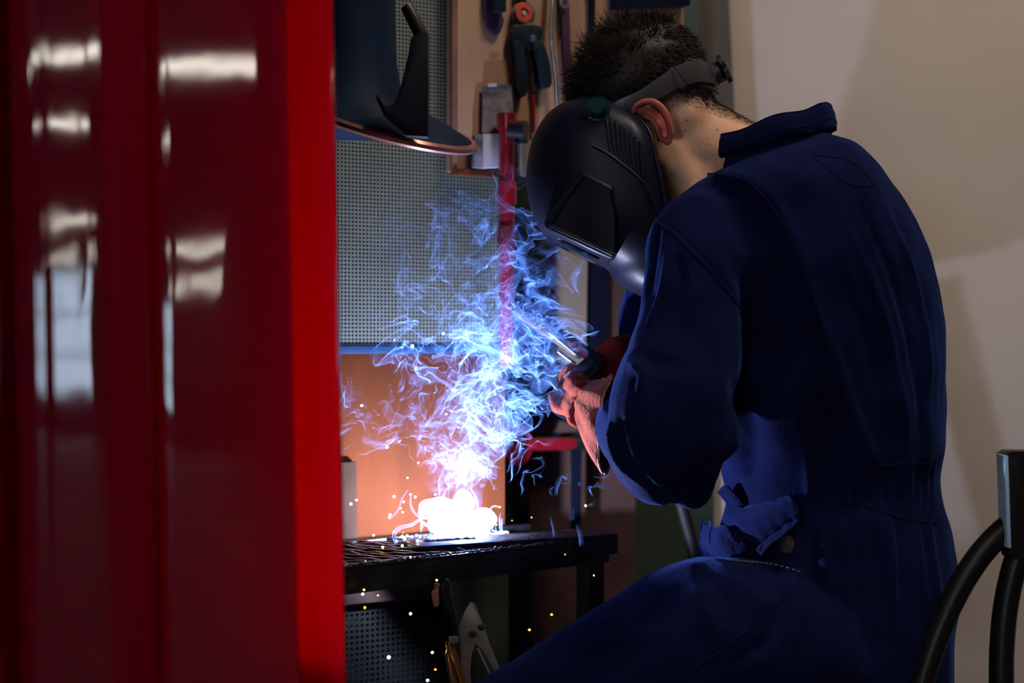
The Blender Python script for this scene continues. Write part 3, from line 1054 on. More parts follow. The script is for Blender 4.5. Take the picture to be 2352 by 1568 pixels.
# pleat from shoulder down the back, other long back folds
fold([(1600, 402), (1690, 406), (1760, 450), (1810, 530), (1850, 640), (1895, 790), (1950, 940), (2010, 1085)], 0.007, 0.016, 0.05)
fold([(1640, 430), (1720, 450), (1780, 530), (1820, 640), (1865, 790), (1920, 940), (1975, 1085)], -0.006, 0.014, 0.05)
for pts, h, wd in ((((1930, 480), (2000, 640), (2050, 800), (2080, 960), (2085, 1090)), 0.005, 0.010),
                   (((1960, 440), (2040, 600), (2090, 760), (2115, 920), (2115, 1090)), -0.004, 0.010),
                   (((2040, 470), (2100, 620), (2130, 760), (2140, 900)), 0.004, 0.009),
                   (((1900, 560), (1960, 700), (2010, 850), (2040, 1000)), -0.004, 0.012),
                   (((1880, 700), (1930, 850), (1985, 1000), (2030, 1090)), 0.003, 0.008),
                   # sleeve head, elbow and forearm folds
                   (((1508, 510), (1500, 600), (1490, 690)), -0.006, 0.010),
                   (((1540, 560), (1530, 640), (1505, 720), (1490, 760)), 0.006, 0.008),
                   (((1555, 575), (1560, 660), (1530, 760)), -0.005, 0.010),
                   (((1450, 830), (1480, 860), (1470, 920)), 0.006, 0.010),
                   (((1440, 800), (1500, 830), (1580, 850)), -0.004, 0.014),
                   (((1405, 960), (1420, 1040), (1470, 1110)), 0.006, 0.007),
                   (((1430, 960), (1440, 1030), (1490, 1110)), -0.006, 0.008),
                   (((1450, 1000), (1480, 1070), (1560, 1140)), 0.004, 0.007),
                   (((1720, 720), (1760, 830), (1740, 960)), -0.010, 0.030),
                   (((1680, 860), (1720, 1000), (1700, 1100)), -0.012, 0.030),
                   (((1660, 560), (1720, 660), (1760, 760)), -0.005, 0.02),
                   (((1600, 700), (1640, 820), (1620, 940)), 0.004, 0.025),
                   # hip and thigh creases
                   (((1610, 1310), (1660, 1370), (1700, 1430)), -0.008, 0.012),
                   (((1640, 1290), (1700, 1340), (1760, 1400)), 0.006, 0.012),
                   (((1580, 1330), (1620, 1400), (1650, 1470)), 0.005, 0.014),
                   (((1500, 1380), (1560, 1440), (1640, 1500)), -0.004, 0.02),
                   (((1300, 1500), (1420, 1470), (1560, 1440)), 0.003, 0.012),
                   (((1760, 1290), (1800, 1380), (1760, 1470), (1660, 1540)), -0.006, 0.014)):
    fold(list(pts), h, wd)
# gathers at the elastic waist and below it
for i in range(13):
    x = 1850 + i * 25 + rnd.uniform(-6, 6)
    fold([(x, 1060), (x + rnd.uniform(-8, 8), 1120), (x + rnd.uniform(-12, 12), 1190)], rnd.choice((0.0045, -0.0045)), 0.007)
for i in range(9):
    x = 1850 + i * 36 + rnd.uniform(-8, 8)
    fold([(x, 1180), (x + 12 + rnd.uniform(-10, 10), 1290), (x + 25 + rnd.uniform(-14, 14), 1420)], rnd.choice((0.005, -0.005)), 0.011)
# soft overall unevenness
ph = np.random.default_rng(3).uniform(0, 6.28, 24)
kk = np.random.default_rng(8).normal(size=(24, 3)) * np.linspace(18, 70, 24)[:, None]
for i in range(24):
    DISP += (0.0006 * 18 / np.linalg.norm(kk[i]) * 3.0) * np.sin(V @ kk[i].astype(np.float32) + ph[i])
# waist cinch
V2 = V + NRM * DISP[:, None]
me.vertices.foreach_set('co', np.ascontiguousarray(V2, dtype=np.float32).ravel())
me.update()
bvh = BVHTree.FromPolygons([tuple(v) for v in V2], [tuple(p.vertices) for p in me.polygons])


def seam(name, pts, r=0.0011, lift=0.0004, m='stitch', parent=suit, n=8, smooth_it=2):
    L = surf_line(pts, n)
    if len(L) < 3:
        return
    P = [np.array(p + q * lift) for p, q in L]
    for _ in range(smooth_it):
        P = [P[0]] + [(P[i - 1] + 2 * P[i] + P[i + 1]) / 4 for i in range(1, len(P) - 1)] + [P[-1]]
    return tube(name, [Vector(p) for p in P], r, M[m], parent, 6)


seam('back_seam', [(1604, 400), (1660, 402), (1720, 420), (1775, 475), (1822, 560), (1862, 660), (1905, 790), (1955, 940), (2012, 1090)], 0.0015)
seam('armhole_seam', [(1506, 508), (1545, 535), (1600, 590), (1650, 645), (1690, 695), (1720, 735)], 0.0014)
seam('armhole_stitch', [(1520, 500), (1560, 530), (1612, 582), (1662, 638), (1702, 690), (1732, 728)], 0.0006)
seam('shoulder_seam', [(1508, 500), (1540, 462), (1580, 420), (1616, 392)], 0.0012)
seam('label_stitch', [(1868, 360), (1910, 395), (1950, 424), (2004, 428)], 0.0008)
seam('label_stitch', [(1874, 358), (1930, 364), (1975, 385), (2006, 426)], 0.0008)
seam('waist_seam', [(1700, 1133), (1780, 1138), (1880, 1140), (1960, 1150), (2030, 1176), (2100, 1196), (2150, 1200)], 0.0014)
seam('waist_seam', [(1840, 1082), (1920, 1080), (2000, 1072), (2080, 1064), (2140, 1066)], 0.0012)
seam('hip_seam', [(1840, 1330), (1770, 1400), (1700, 1460), (1620, 1520), (1540, 1560)], 0.0013)
seam('side_seam', [(1850, 1160), (1845, 1260), (1835, 1330)], 0.0011)

# collar: stand and rolled-over fall around the neck
cc = at(1754, 352, TD0)
ca_ = at(1906, 316, TD0) - cc
up_ = Vector((-0.10, 0.0, 0.99)).normalized()
NS = 64
prof = [(0.90, -0.020, 0), (0.93, 0.012, 0), (0.965, 0.030, 0.0), (1.00, 0.038, 0.002), (1.05, 0.036, 0.002), (1.085, 0.026, 0.002),
        (1.095, 0.012, 0.002), (1.085, 0.002, 0), (1.055, 0.000, 0), (1.035, 0.012, 0), (1.01, 0.020, 0), (1.0, 0.008, 0), (1.02, -0.018, 0)]
rings = []
for s, hgt, _ in prof:
    r = []
    for k in range(NS):
        th = 2 * math.pi * k / NS
        back = 0.5 + 0.5 * math.cos(th)
        wv = 0.0025 * math.sin(th * 7) * (hgt > 0)
        p = cc + ca_ * (math.cos(th) * s) + Vector((0, 0.096 * s * math.sin(th), 0)) + up_ * (hgt * (0.8 + 0.2 * back) + wv + 0.006 * back)
        r.append(p)
    rings.append(r)
bm = bmesh.new()
bm_loft(bm, rings, cap=False)
collar = auto_smooth(from_bm('collar', bm, M['fabric'], suit), 80)
for sgn, idx in ((1, 6), (1, 4)):
    P = [Vector(p) + up_ * 0.0006 for p in rings[idx]]
    P.append(P[0])
    tube('collar_stitch', P, 0.0007, M['stitch'], suit, 5)


# pocket and side-opening cloth at the hip, lit by the arc
def cloth_patch(name, rows, thick=0.0022, n=8, m='fabric'):
    """rows of (px, py, Y) control points -> smooth cloth with thickness"""
    R = [catmull([tuple(at(*p)) for p in r], n) for r in rows]
    C = [catmull([tuple(r[i]) for r in R], n) for i in range(len(R[0]))]
    nu, nv = len(C), len(C[0])
    VV = []
    for i in range(nu):
        for j in range(nv):
            p = Vector(C[i][j])
            p += Vector((-0.7, -0.7, 0)) * (0.0009 * math.sin(p.x * 330 + p.z * 210) + 0.0005 * math.sin(p.z * 520 - p.x * 260 + 1.3)) + Vector((0, 0, 0.0008 * math.sin(p.x * 410)))
            VV.append(tuple(p))
    F = [(i * nv + j, i * nv + j + 1, (i + 1) * nv + j + 1, (i + 1) * nv + j) for i in range(nu - 1) for j in range(nv - 1)]
    o = mesh(name, VV, F, M[m], suit, True)
    s = o.modifiers.new('thickness', 'SOLIDIFY')
    s.thickness = thick
    s.offset = 0
    return o


# bulging upper pocket pouch
cloth_patch('pocket_pouch', [[(1668, 1170, 1.975), (1716, 1164, 1.938), (1770, 1152, 1.905), (1815, 1138, 1.882)],
                             [(1664, 1190, 1.970), (1710, 1196, 1.915), (1768, 1176, 1.880), (1824, 1152, 1.860)],
                             [(1678, 1216, 1.955), (1726, 1222, 1.895), (1784, 1206, 1.862), (1834, 1176, 1.848)],
                             [(1712, 1236, 1.930), (1746, 1246, 1.885), (1790, 1230, 1.866), (1838, 1196, 1.850)]])
cloth_patch('pocket_lip', [[(1670, 1164, 1.985), (1714, 1152, 1.965), (1758, 1146, 1.945), (1790, 1143, 1.920)],
                           [(1668, 1186, 1.980), (1712, 1180, 1.960), (1762, 1166, 1.935), (1796, 1150, 1.910)]])
cloth_patch('strap_tab', [[(1648, 1128, 1.985), (1662, 1116, 1.965), (1674, 1116, 1.955)],
                          [(1664, 1150, 1.975), (1680, 1142, 1.955), (1692, 1138, 1.945)],
                          [(1676, 1170, 1.968), (1694, 1164, 1.950), (1708, 1158, 1.940)]])
# curved facing that sweeps down to the pocket
cloth_patch('pocket_facing', [[(1826, 1186, 1.850), (1836, 1196, 1.842)], [(1790, 1218, 1.858), (1801, 1229, 1.846)],
                              [(1752, 1246, 1.872), (1764, 1257, 1.856)], [(1738, 1262, 1.878), (1750, 1278, 1.864)]])
# quilted pocket flap
cloth_patch('pocket_flap', [[(1612, 1198, 2.000), (1640, 1212, 1.965), (1664, 1206, 1.940), (1700, 1226, 1.915)],
                            [(1612, 1236, 1.990), (1636, 1240, 1.940), (1664, 1232, 1.915), (1708, 1246, 1.890)],
                            [(1628, 1268, 1.975), (1650, 1266, 1.925), (1676, 1254, 1.900), (1714, 1256, 1.882)],
                            [(1652, 1300, 1.955), (1668, 1298, 1.915), (1682, 1278, 1.895), (1716, 1262, 1.880)]])
for k in range(5):
    a_ = 0.15 + 0.17 * k
    P = [at(1612 + 88 * a_ + 10, 1204 + 22 * a_, 1.985 - .085 * a_), at(1618 + 80 * a_, 1240 + 4 * a_, 1.962 - .085 * a_), at(1640 + 66 * a_, 1272 - 14 * a_, 1.945 - .075 * a_)]
    tube('quilt_stitch', catmull([p + Vector((-0.001, -0.003, 0)) for p in P], 5), 0.0007, M['stitch'], suit, 5)
tube('flap_edge', catmull([at(*p) for p in ((1612, 1196, 2.0), (1610, 1230, 1.99), (1626, 1268, 1.975), (1640, 1286, 1.965), (1654, 1302, 1.955))], 6), 0.0018, M['stitch'], suit, 6)
# belly bulge under the flap
cloth_patch('front_fold', [[(1632, 1195, 2.04), (1606, 1250, 2.04), (1612, 1318, 2.03)],
                           [(1645, 1215, 1.985), (1628, 1265, 1.975), (1640, 1325, 1.965)],
                           [(1690, 1240, 1.93), (1690, 1290, 1.92), (1700, 1350, 1.915)],
                           [(1750, 1262, 1.885), (1750, 1310, 1.875), (1752, 1362, 1.872)]])
# zip teeth glinting along the pocket
zp = surf_line([(1676, 1288), (1720, 1292), (1770, 1297), (1836, 1312)], 10)
for i, (p, q) in enumerate(zp[::2]):
    o = box('zip_tooth', p + q * 0.002, (0.0022, 0, 0), (0, 0.0012, 0), (0, 0, 0.0010), M['steel_bright'], suit, 0)
# round worn patch on the hip
l, q = hit(1808, 1250)
lathe('snap_button', [(0.0001, 0.0012), (0.010, 0.0012), (0.0115, 0.0), (0.0001, -0.001)], l + q * 0.001, q, mat('worn_patch', (0.06, 0.05, 0.055), 0.8, vary=0.6, vscale=200), suit, 24, False)

# ---- boots
for q, dx in ((kn, 0.06), (kf, 0.072)):
    bm = bmesh.new()
    bx, by = q.x + dx, q.y
    bm_tube(bm, [(bx, by, 0.20), (bx, by, 0.10), (bx - 0.01, by, 0.05)], [0.055, 0.052, 0.05], 18)
    bm_ellipsoid(bm, (bx - 0.09, by, 0.045), (0.13, 0, 0), (0, 0.05, 0), (0, 0, 0.045))
    bm_box(bm, (bx - 0.07, by, 0.015), (0.14, 0, 0), (0, 0.048, 0), (0, 0, 0.015), 0.006)
    remesh('boot', bm, 0.008, 3, M['boot'], person)

# ---- head and neck (one continuous skin)
HY = 2.0
Fw = Vector((-0.76, 0, -0.65))            # the way the face points (left and down)
Up = Vector((-0.65, 0, 0.76))
Sd = Vector((0, 1, 0))                    # away from the camera
HC = at(1482, 222, HY)


def hp(f, u, s=0.0):
    return HC + Fw * f + Up * u + Sd * s


bm = bmesh.new()
bm_ellipsoid(bm, hp(-0.006, 0.018), Fw * 0.093, Up * 0.078, Sd * 0.072, 28)          # cranium
bm_ellipsoid(bm, hp(0.035, -0.02), Fw * 0.058, Up * 0.075, Sd * 0.060, 24)           # face
bm_ellipsoid(bm, hp(-0.045, -0.012), Fw * 0.050, Up * 0.058, Sd * 0.062, 24)         # occiput
bm_ellipsoid(bm, hp(0.045, -0.085), Fw * 0.042, Up * 0.040, Sd * 0.045, 20)          # jaw
bm_ellipsoid(bm, hp(0.078, -0.108), Fw * 0.016, Up * 0.016, Sd * 0.020, 14)          # chin
bm_ellipsoid(bm, hp(0.090, 0.020), Fw * 0.010, Up * 0.010, Sd * 0.045, 14)           # brow
bm_tube(bm, [hp(0.088, 0.008), hp(0.098, -0.02), hp(0.108, -0.036), hp(0.098, -0.044)], [.008, .010, .014, .010], 12)   # nose
bm_ellipsoid(bm, hp(0.088, -0.066), Fw * 0.010, Up * 0.010, Sd * 0.024, 14)          # lips
for s in (-1, 1):
    bm_ellipsoid(bm, hp(0.070, -0.022, s * 0.042), Fw * 0.022, Up * 0.022, Sd * 0.020, 14)      # cheek
    bm_ellipsoid(bm, hp(0.080, -0.004, s * 0.030), Fw * 0.012, Up * 0.011, Sd * 0.013, 14)      # eye
# neck into shoulders
P = [at(1560, 300, 2.0), at(1600, 330, 2.005), at(1655, 365, 2.015), at(1720, 410, 2.02), at(1790, 480, 2.02)]
bm_tube(bm, [Vector(p) for p in catmull([tuple(p) for p in P], 4)], [r[0] for r in catmull([(.060, 0, 0), (.0635, 0, 0), (.066, 0, 0), (.072, 0, 0), (.09, 0, 0)], 4)], 26)
limb(bm, [(1500, 330, 1.99, .046), (1560, 390, 2.0, .056), (1640, 450, 2.02, .062)], 20)
# muscle from behind the ear to the collar bone
limb(bm, [(1548, 325, 1.951, .010), (1580, 390, 1.954, .012), (1596, 460, 1.958, .012)], 12)
for s in (-1, 1):
    bm_ellipsoid(bm, HC + Vector((at(1568, 272, HY).x - HC.x, s * 0.050, at(1568, 272, HY).z - HC.z)), (0.030, 0, 0), (0, 0.016, 0), (0, 0, 0.030), 16)      # bone behind the ear
# ears
for s in (-1, 1):
    def ep(px, py, d):
        q = at(px, py, HY - 0.0745)
        v = q - HC
        return HC + Vector((v.x, s * (0.0745 + d), v.z)) if s > 0 else Vector((q.x, q.y - d, q.z))
    helix = [(1453, 270, .004), (1455, 252, .010), (1470, 240, .014), (1492, 238, .017), (1512, 249, .019), (1526, 268, .020), (1533, 290, .019), (1537, 310, .016), (1536, 326, .012), (1527, 333, .009)]
    P = catmull([tuple(ep(*p)) for p in helix], 5)
    n = len(P)
    bm_tube(bm, [Vector(p) for p in P], [0.0042 + 0.0012 * math.sin(math.pi * i / n) + 0.0010 * (i > n * .85) for i in range(n)], 10)
    anti = [(1478, 268, .006), (1496, 278, .010), (1509, 296, .011), (1513, 314, .010), (1520, 326, .008)]
    P = catmull([tuple(ep(*p)) for p in anti], 5)
    bm_tube(bm, [Vector(p) for p in P], 0.0042, 8)
    plate = [(1462, 262, 0.0), (1480, 252, .002), (1500, 262, .004), (1514, 284, .005), (1520, 308, .004), (1522, 324, .004)]
    P = catmull([tuple(ep(*p)) for p in plate], 4)
    bm_tube(bm, [Vector(p) - Vector((0, -0.004 if s < 0 else 0.004, 0)) for p in P], 0.0085, 10, True, 0.5)
    bm_ellipsoid(bm, ep(1530, 326, .010), (0.006, 0, 0), (0, 0.0045, 0), (0, 0, 0.0065), 12)       # lobe
    trag = [(1488, 300, .002), (1492, 312, .005), (1500, 322, .006)]
    P = catmull([tuple(ep(*p)) for p in trag], 4)
    bm_tube(bm, [Vector(p) for p in P], 0.0038, 8)
body = remesh('body', bm, 0.0017, 0, skin_material(), person)
me = body.data
A = np.array


def laplace(me, wgt, it):
    """smooth the vertices by weight"""
    E = np.empty(len(me.edges) * 2, dtype=np.int32)
    me.edges.foreach_get('vertices', E)
    E = E.reshape(-1, 2)
    P = co_np(me).astype(np.float64)
    deg = np.bincount(E.ravel(), minlength=len(P)).astype(float)
    for _ in range(it):
        S = np.zeros_like(P)
        for c in range(3):
            S[:, c] = np.bincount(E[:, 0], P[E[:, 1], c], len(P)) + np.bincount(E[:, 1], P[E[:, 0], c], len(P))
        P += (S / deg[:, None] - P) * (0.6 * wgt)[:, None]
    me.vertices.foreach_set('co', P.astype(np.float32).ravel())
    me.update()


V = co_np(me)
earc0 = A(at(1495, 285, HY - 0.085))
farc0 = A(Vector((earc0[0], 2 * HY - earc0[1], earc0[2])))
dd = np.minimum(np.linalg.norm(V - earc0, axis=1), np.linalg.norm(V - farc0, axis=1))
wg = np.clip((dd - 0.034) / 0.014, 0, 1)
laplace(me, np.maximum(wg, 0.02), 90)
laplace(me, np.ones(len(V)), 2)
V = co_np(me)
rel = V - A(HC)
# hair-fade mask on the nape and temples (pixel-free: head coordinates)
f = rel @ A(Fw)
u = rel @ A(Up)
s_ = rel[:, 1]
line = -0.046 - 1.35 * np.clip(-f - 0.016, 0, 1) - 0.30 * np.clip(f, 0, 1)
stub = np.clip((u - line) / 0.036, 0, 1) ** 0.8 * 1.5
stub *= np.clip((0.075 - f) / 0.02, 0, 1)
# not on the ears
earc = A(at(1495, 285, HY - 0.082))
de = np.linalg.norm((V - earc) * A((1, 1.0, 0.75)), axis=1)
ear = np.clip((0.042 - de) / 0.012, 0, 1) * np.clip((-(rel[:, 1]) - 0.068) / 0.006, 0, 1)
stub = np.clip(stub * (1 - ear), 0, 1.5)
for nm, val in (('stubble', stub), ('flush', ear)):
    a = me.attributes.new(nm, 'FLOAT', 'POINT')
    a.data.foreach_set('value', val.astype(np.float32))
# moles
for x, y in ((1574, 300), (1576, 276), (1647, 298)):
    d = (at(x, y, 1.0) - CAMP).normalized()
    b2 = BVHTree.FromPolygons([tuple(v) for v in V], [tuple(p.vertices) for p in me.polygons])
    l, q, _, _ = b2.ray_cast(CAMP, d)
    if l:
        lathe('mole', [(0.0001, 0.0005), (0.0010, 0.0003), (0.0013, -0.0004)], l, q, mat('mole_brown', (0.06, 0.025, 0.018), 0.6), body, 10, False)

# ---- hair: cap plus many separate locks
hm = hair_material()
bm = bmesh.new()
rg = np.random.default_rng(21)


def scalp(f_, u_, s__):
    d = Vector((f_, u_, s__)).normalized()
    # ellipsoid radius of the cranium
    k = 1 / math.sqrt((d.x / 0.095) ** 2 + (d.y / 0.080) ** 2 + (d.z / 0.074) ** 2)
    return d, k


# cap
capv = {}
NU, NV = 40, 18
grid = []
for j in range(NV + 1):
    row = []
    for i in range(NU):
        th = 2 * math.pi * i / NU
        phi = (j / NV) * math.radians(96 + 14 * max(0.0, -math.cos(th)) + 6 * abs(math.sin(th)))
        d, k = scalp(math.sin(phi) * math.cos(th), math.cos(phi), math.sin(phi) * math.sin(th))
        lump = 0.004 + 0.004 * math.sin(th * 5 + phi * 6) * math.sin(phi * 7 + th * 2) + 0.004 * math.cos(phi)
        lump *= max(0.0, 1 - (j / NV) ** 6)
        p = hp(-0.006 + d.x * (k + lump), 0.018 + d.y * (k + lump), d.z * (k + lump))
        row.append(bm.verts.new(p))
    grid.append(row)
for j in range(NV):
    for i in range(NU):
        bm.faces.new((grid[j][i], grid[j][(i + 1) % NU], grid[j + 1][(i + 1) % NU], grid[j + 1][i]))
bmesh.ops.remove_doubles(bm, verts=bm.verts, dist=0.0003)


def lock(root, d0, ln, curl, wd, n=5):
    """tapering curved lock of hair"""
    p = Vector(root)
    d = Vector(d0).normalized()
    P, R = [p.copy()], [wd]
    for i in range(n):
        d = (d + Vector(curl) * (0.5 + i * 0.3)).normalized()
        p = p + d * (ln / n)
        P.append(p.copy())
        R.append(wd * (1 - (i + 1) / (n + 0.15)))
    bm_tube(bm, P, R, 4, False)


for i in range(3300):
    th = rg.uniform(0, 2 * math.pi)
    phi = math.acos(1 - rg.uniform(0, 1) * 0.98)
    d, k = scalp(math.sin(phi) * math.cos(th), math.cos(phi), math.sin(phi) * math.sin(th))
    root = hp(-0.006 + d.x * k, 0.018 + d.y * k, d.z * k)
    nrm = (Fw * d.x + Up * d.y + Sd * d.z).normalized()
    top = max(0.0, d.y) ** 0.7
    front = max(0.0, d.x)
    ln = 0.010 + 0.030 * top * rg.uniform(0.5, 1.25)
    clump = math.sin(th * 7 + phi * 9)
    comb = Fw * (0.25 + 0.8 * front + 0.3 * clump) + Vector((0, 0, 0.25)) + Sd * (0.5 * math.sin(th * 11 + phi * 5)) + Vector(rg.normal(size=3)) * 0.28
    if d.y < 0.35:
        comb = comb * 0.4 - Up * 0.9
        ln *= 0.8
    dirv = nrm * (0.35 + 0.45 * top) + comb * 0.75
    lock(root, dirv, ln, Vector(rg.normal(size=3)) * 0.10 + Sd * (0.12 * math.sin(th * 6 + 1)) + Fw * (0.16 * math.sin(th * 9 + phi * 4)) - nrm * 0.16, rg.uniform(0.0005, 0.0011))
for i in range(3000):                      # short hair lying flat on the back and sides
    th = rg.uniform(0, 2 * math.pi)
    yy = rg.uniform(-0.30, 0.62)
    q = math.sqrt(1 - yy * yy)
    if math.cos(th) > 0.75:
        continue
    d, k = scalp(q * math.cos(th), yy, q * math.sin(th))
    k += 0.002
    root = hp(-0.006 + d.x * k, 0.018 + d.y * k, d.z * k)
    nrm = (Fw * d.x + Up * d.y + Sd * d.z).normalized()
    wave = math.sin(th * 13 + yy * 17)
    lock(root, nrm * 0.45 - Up * 0.8 - Fw * 0.35 + Sd * 0.3 * wave + Vector(rg.normal(size=3)) * 0.2, rg.uniform(0.010, 0.020) * (0.6 + 0.5 * max(0, yy)), -nrm * 0.10 + Vector(rg.normal(size=3)) * 0.08, rg.uniform(0.0006, 0.0012), 4)
bn = no_np(body.data)
pick = rg.choice(len(V), 5200, p=(np.clip(stub, 0, 1) ** 1.3 * (u < 0.0)) / (np.clip(stub, 0, 1) ** 1.3 * (u < 0.0)).sum())
for i in pick:                             # cropped hair fading out on the nape
    nrm = Vector(bn[i])
    lock(V[i], nrm * 0.55 - Up * 0.8 - Fw * 0.25 + Vector(rg.normal(size=3)) * 0.2, 0.0035 + 0.003 * min(1, float(stub[i])), -nrm * 0.1, 0.00022, 2)
hair = from_bm('hair', bm, hm, person, True, False)

# ---- gloves


def glove(name, cuff, wrist, knuckle, fingers, m, label, piping=None):
    """gauntlet cone, palm and five separate fingers, one continuous skin of leather"""
    bm = bmesh.new()
    pts = cuff + wrist + knuckle
    P = catmull([tuple(at(p[0], p[1], p[2])) + (p[3],) for p in pts], 5)
    bm_tube(bm, [Vector(p[:3]) for p in P], [p[3] for p in P], 22, True, 0.82)
    for fg in fingers:
        Q = catmull([tuple(at(p[0], p[1], p[2])) for p in fg[0]], 4)
        r = fg[1]
        bm_tube(bm, [Vector(q) for q in Q], [r * (1 - 0.25 * i / len(Q)) for i in range(len(Q))], 12)
        bm_ellipsoid(bm, Q[-1], (r * .75, 0, 0), (0, r * .75, 0), (0, 0, r * .75), 12)
    o = remesh(name, bm, 0.003, 3, m, person)
    if label:
        o['label'] = label
    V = co_np(o.data).copy()
    N_ = no_np(o.data)
    g = np.random.default_rng(2)
    D = np.zeros(len(V), np.float32)
    for i in range(18):
        kv = g.normal(size=3).astype(np.float32) * (40 + 9 * i)
        D += 0.0006 / (1 + 0.12 * i) * np.sin(V @ kv + g.uniform(0, 6))
    V = V + N_ * D[:, None]
    o.data.vertices.foreach_set('co', np.ascontiguousarray(V, dtype=np.float32).ravel())
    o.data.update()
    return o


g1 = glove('welding_glove', [(1352, 938, 2.035, .036), (1338, 926, 2.05, .032)], [(1322, 914, 2.065, .029)],
           [(1310, 905, 2.08, .029), (1298, 897, 2.095, .024)],
           [([(1310, 922, 2.06), (1292, 938, 2.055), (1280, 930, 2.06), (1273, 912, 2.07)], .0115),       # thumb
            ([(1304, 884, 2.10), (1294, 866, 2.11), (1308, 850, 2.10), (1330, 852, 2.085)], .0100),
            ([(1310, 888, 2.085), (1299, 874, 2.08), (1310, 860, 2.06), (1332, 863, 2.055)], .0105),
            ([(1317, 893, 2.07), (1307, 884, 2.05), (1317, 872, 2.035), (1338, 873, 2.04)], .0100),
            ([(1325, 900, 2.055), (1318, 896, 2.035), (1326, 886, 2.022), (1342, 885, 2.03)], .0090)],
           M['glove'], 'orange suede gauntlet glove')
# open flared cuff of the gauntlet
GC = [((1326, 884), (1322, 948), 2.062, .026, -.004), ((1346, 880), (1330, 972), 2.045, .034, -.008), ((1372, 876), (1346, 1012), 2.02, .043, -.012), ((1396, 873), (1366, 1050), 1.998, .050, -.016), ((1408, 872), (1390, 1086), 1.985, .053, -.018)]
rows = []
for a_, b_, Y_, dep, bx_ in GC:
    p, q = at(a_[0], a_[1], Y_), at(b_[0], b_[1], Y_)
    c_, v_ = (p + q) / 2, (p - q) / 2
    rows.append([tuple(c_ + v_ * math.cos(2 * math.pi * k / 40) * (1 + 0.03 * math.sin(k * 1.9)) + Vector((bx_, -dep, 0)) * math.sin(2 * math.pi * k / 40) * (1 + 0.10 * math.sin(k * 1.26 + 1))) for k in range(40)])
colz = [catmull([r[k] for r in rows], 5) for k in range(40)]
nv_ = len(colz[0])
VV = [colz[k][i] for k in range(40) for i in range(nv_)]
FF = [(k * nv_ + i, k * nv_ + i + 1, ((k + 1) % 40) * nv_ + i + 1, ((k + 1) % 40) * nv_ + i) for k in range(40) for i in range(nv_ - 1)]
cuff = mesh('gauntlet_cuff', VV, FF, M['glove'], g1, True)
sm = cuff.modifiers.new('thickness', 'SOLIDIFY')
sm.thickness = 0.0022
tube('cuff_piping', [Vector(colz[k % 40][-1]) for k in range(41)], 0.0021, M['glove_edge'], g1, 8)
g2 = glove('welding_glove', [(1470, 842, 2.28, .058), (1450, 838, 2.26, .056)], [(1422, 836, 2.235, .046), (1398, 842, 2.21, .040)],
           [(1380, 850, 2.19, .034), (1366, 856, 2.18, .028)],
           [([(1384, 830, 2.17), (1368, 820, 2.155), (1352, 826, 2.15)], .011),
            ([(1366, 845, 2.19), (1350, 840, 2.185), (1344, 852, 2.165), (1352, 862, 2.15)], .0105),
            ([(1364, 855, 2.18), (1348, 855, 2.17), (1344, 866, 2.15), (1354, 874, 2.14)], .0105),
            ([(1366, 864, 2.17), (1352, 868, 2.16), (1350, 878, 2.14), (1360, 882, 2.13)], .010),
            ([(1372, 872, 2.165), (1360, 878, 2.15), (1360, 886, 2.135), (1370, 888, 2.13)], .009)],
           M['glove_shaded'], 'suede gauntlet glove with its shadow darkened into the colour')

# ---------------------------------------------------------------- hand tool held by the gloves
ht = empty('hand_tool', at(1335, 860, 2.08))
tag(ht, 'dark slotted hand tool held up by the gloves in the smoke', 'hand tool')
px_prism('spine', [(1176, 690), (1196, 690), (1376, 812), (1384, 830), (1368, 842), (1180, 714)], 2.085, 0.012, M['tool_blue'], ht, 0.002)
px_prism('side_plate', [(1178, 704), (1210, 716), (1272, 752), (1340, 806), (1332, 826), (1250, 770), (1186, 726)], 2.076, 0.006, M['plank'], ht, 0.0015)
px_prism('wear_pad', [(1306, 786), (1322, 782), (1352, 812), (1344, 824), (1326, 818)], 2.072, 0.006, M['tool_orange'], ht, 0.002)
tube('guide_rod', [at(1282, 806, 2.07), at(1322, 836, 2.07)], 0.0026, M['steel'], ht, 10)
tube('guide_rod', [at(1262, 762, 2.07), at(1334, 822, 2.07)], 0.0030, M['steel'], ht, 10)
tube('handle', catmull([at(1362, 832, 2.088), at(1340, 850, 2.085), at(1322, 872, 2.08), at(1312, 896, 2.075)], 5), [0.012] * 16, M['rubber'], ht, 16)

# ---------------------------------------------------------------- welding helmet
hel = empty('welding_helmet', at(1380, 450, 2.0))
tag(hel, 'black welding helmet with projecting lens housing worn by the welder', 'welding helmet')
prof = [((1392, 224), (1425, 250), .020), ((1366, 224), (1436, 266), .058), ((1318, 232), (1450, 292), .088), ((1262, 262), (1468, 318), .105), ((1226, 318), (1480, 350), .114),
        ((1211, 390), (1488, 390), .119), ((1215, 450), (1496, 425), .120), ((1234, 510), (1504, 462), .119), ((1268, 548), (1510, 500), .116),
        ((1330, 580), (1518, 540), .111), ((1392, 612), (1524, 580), .104), ((1414, 638), (1528, 618), .097), ((1444, 662), (1530, 648), .088), ((1486, 684), (1534, 672), .070)]
NP = 30
K = []
for fr, bk, hw in prof:
    a, b = at(fr[0], fr[1], HY), at(bk[0], bk[1], HY)
    r = []
    for k in range(NP + 1):
        ph_ = -math.pi / 2 + math.pi * k / NP
        r.append(tuple(b + (a - b) * (abs(math.cos(ph_)) ** 0.78) + Vector((0, hw * se(math.sin(ph_), 0.86), 0))))
    K.append(r)
cols = [catmull([r[i] for r in K], 4) for i in range(NP + 1)]
nv = len(cols[0])
V = [cols[i][j] for i in range(NP + 1) for j in range(nv)]
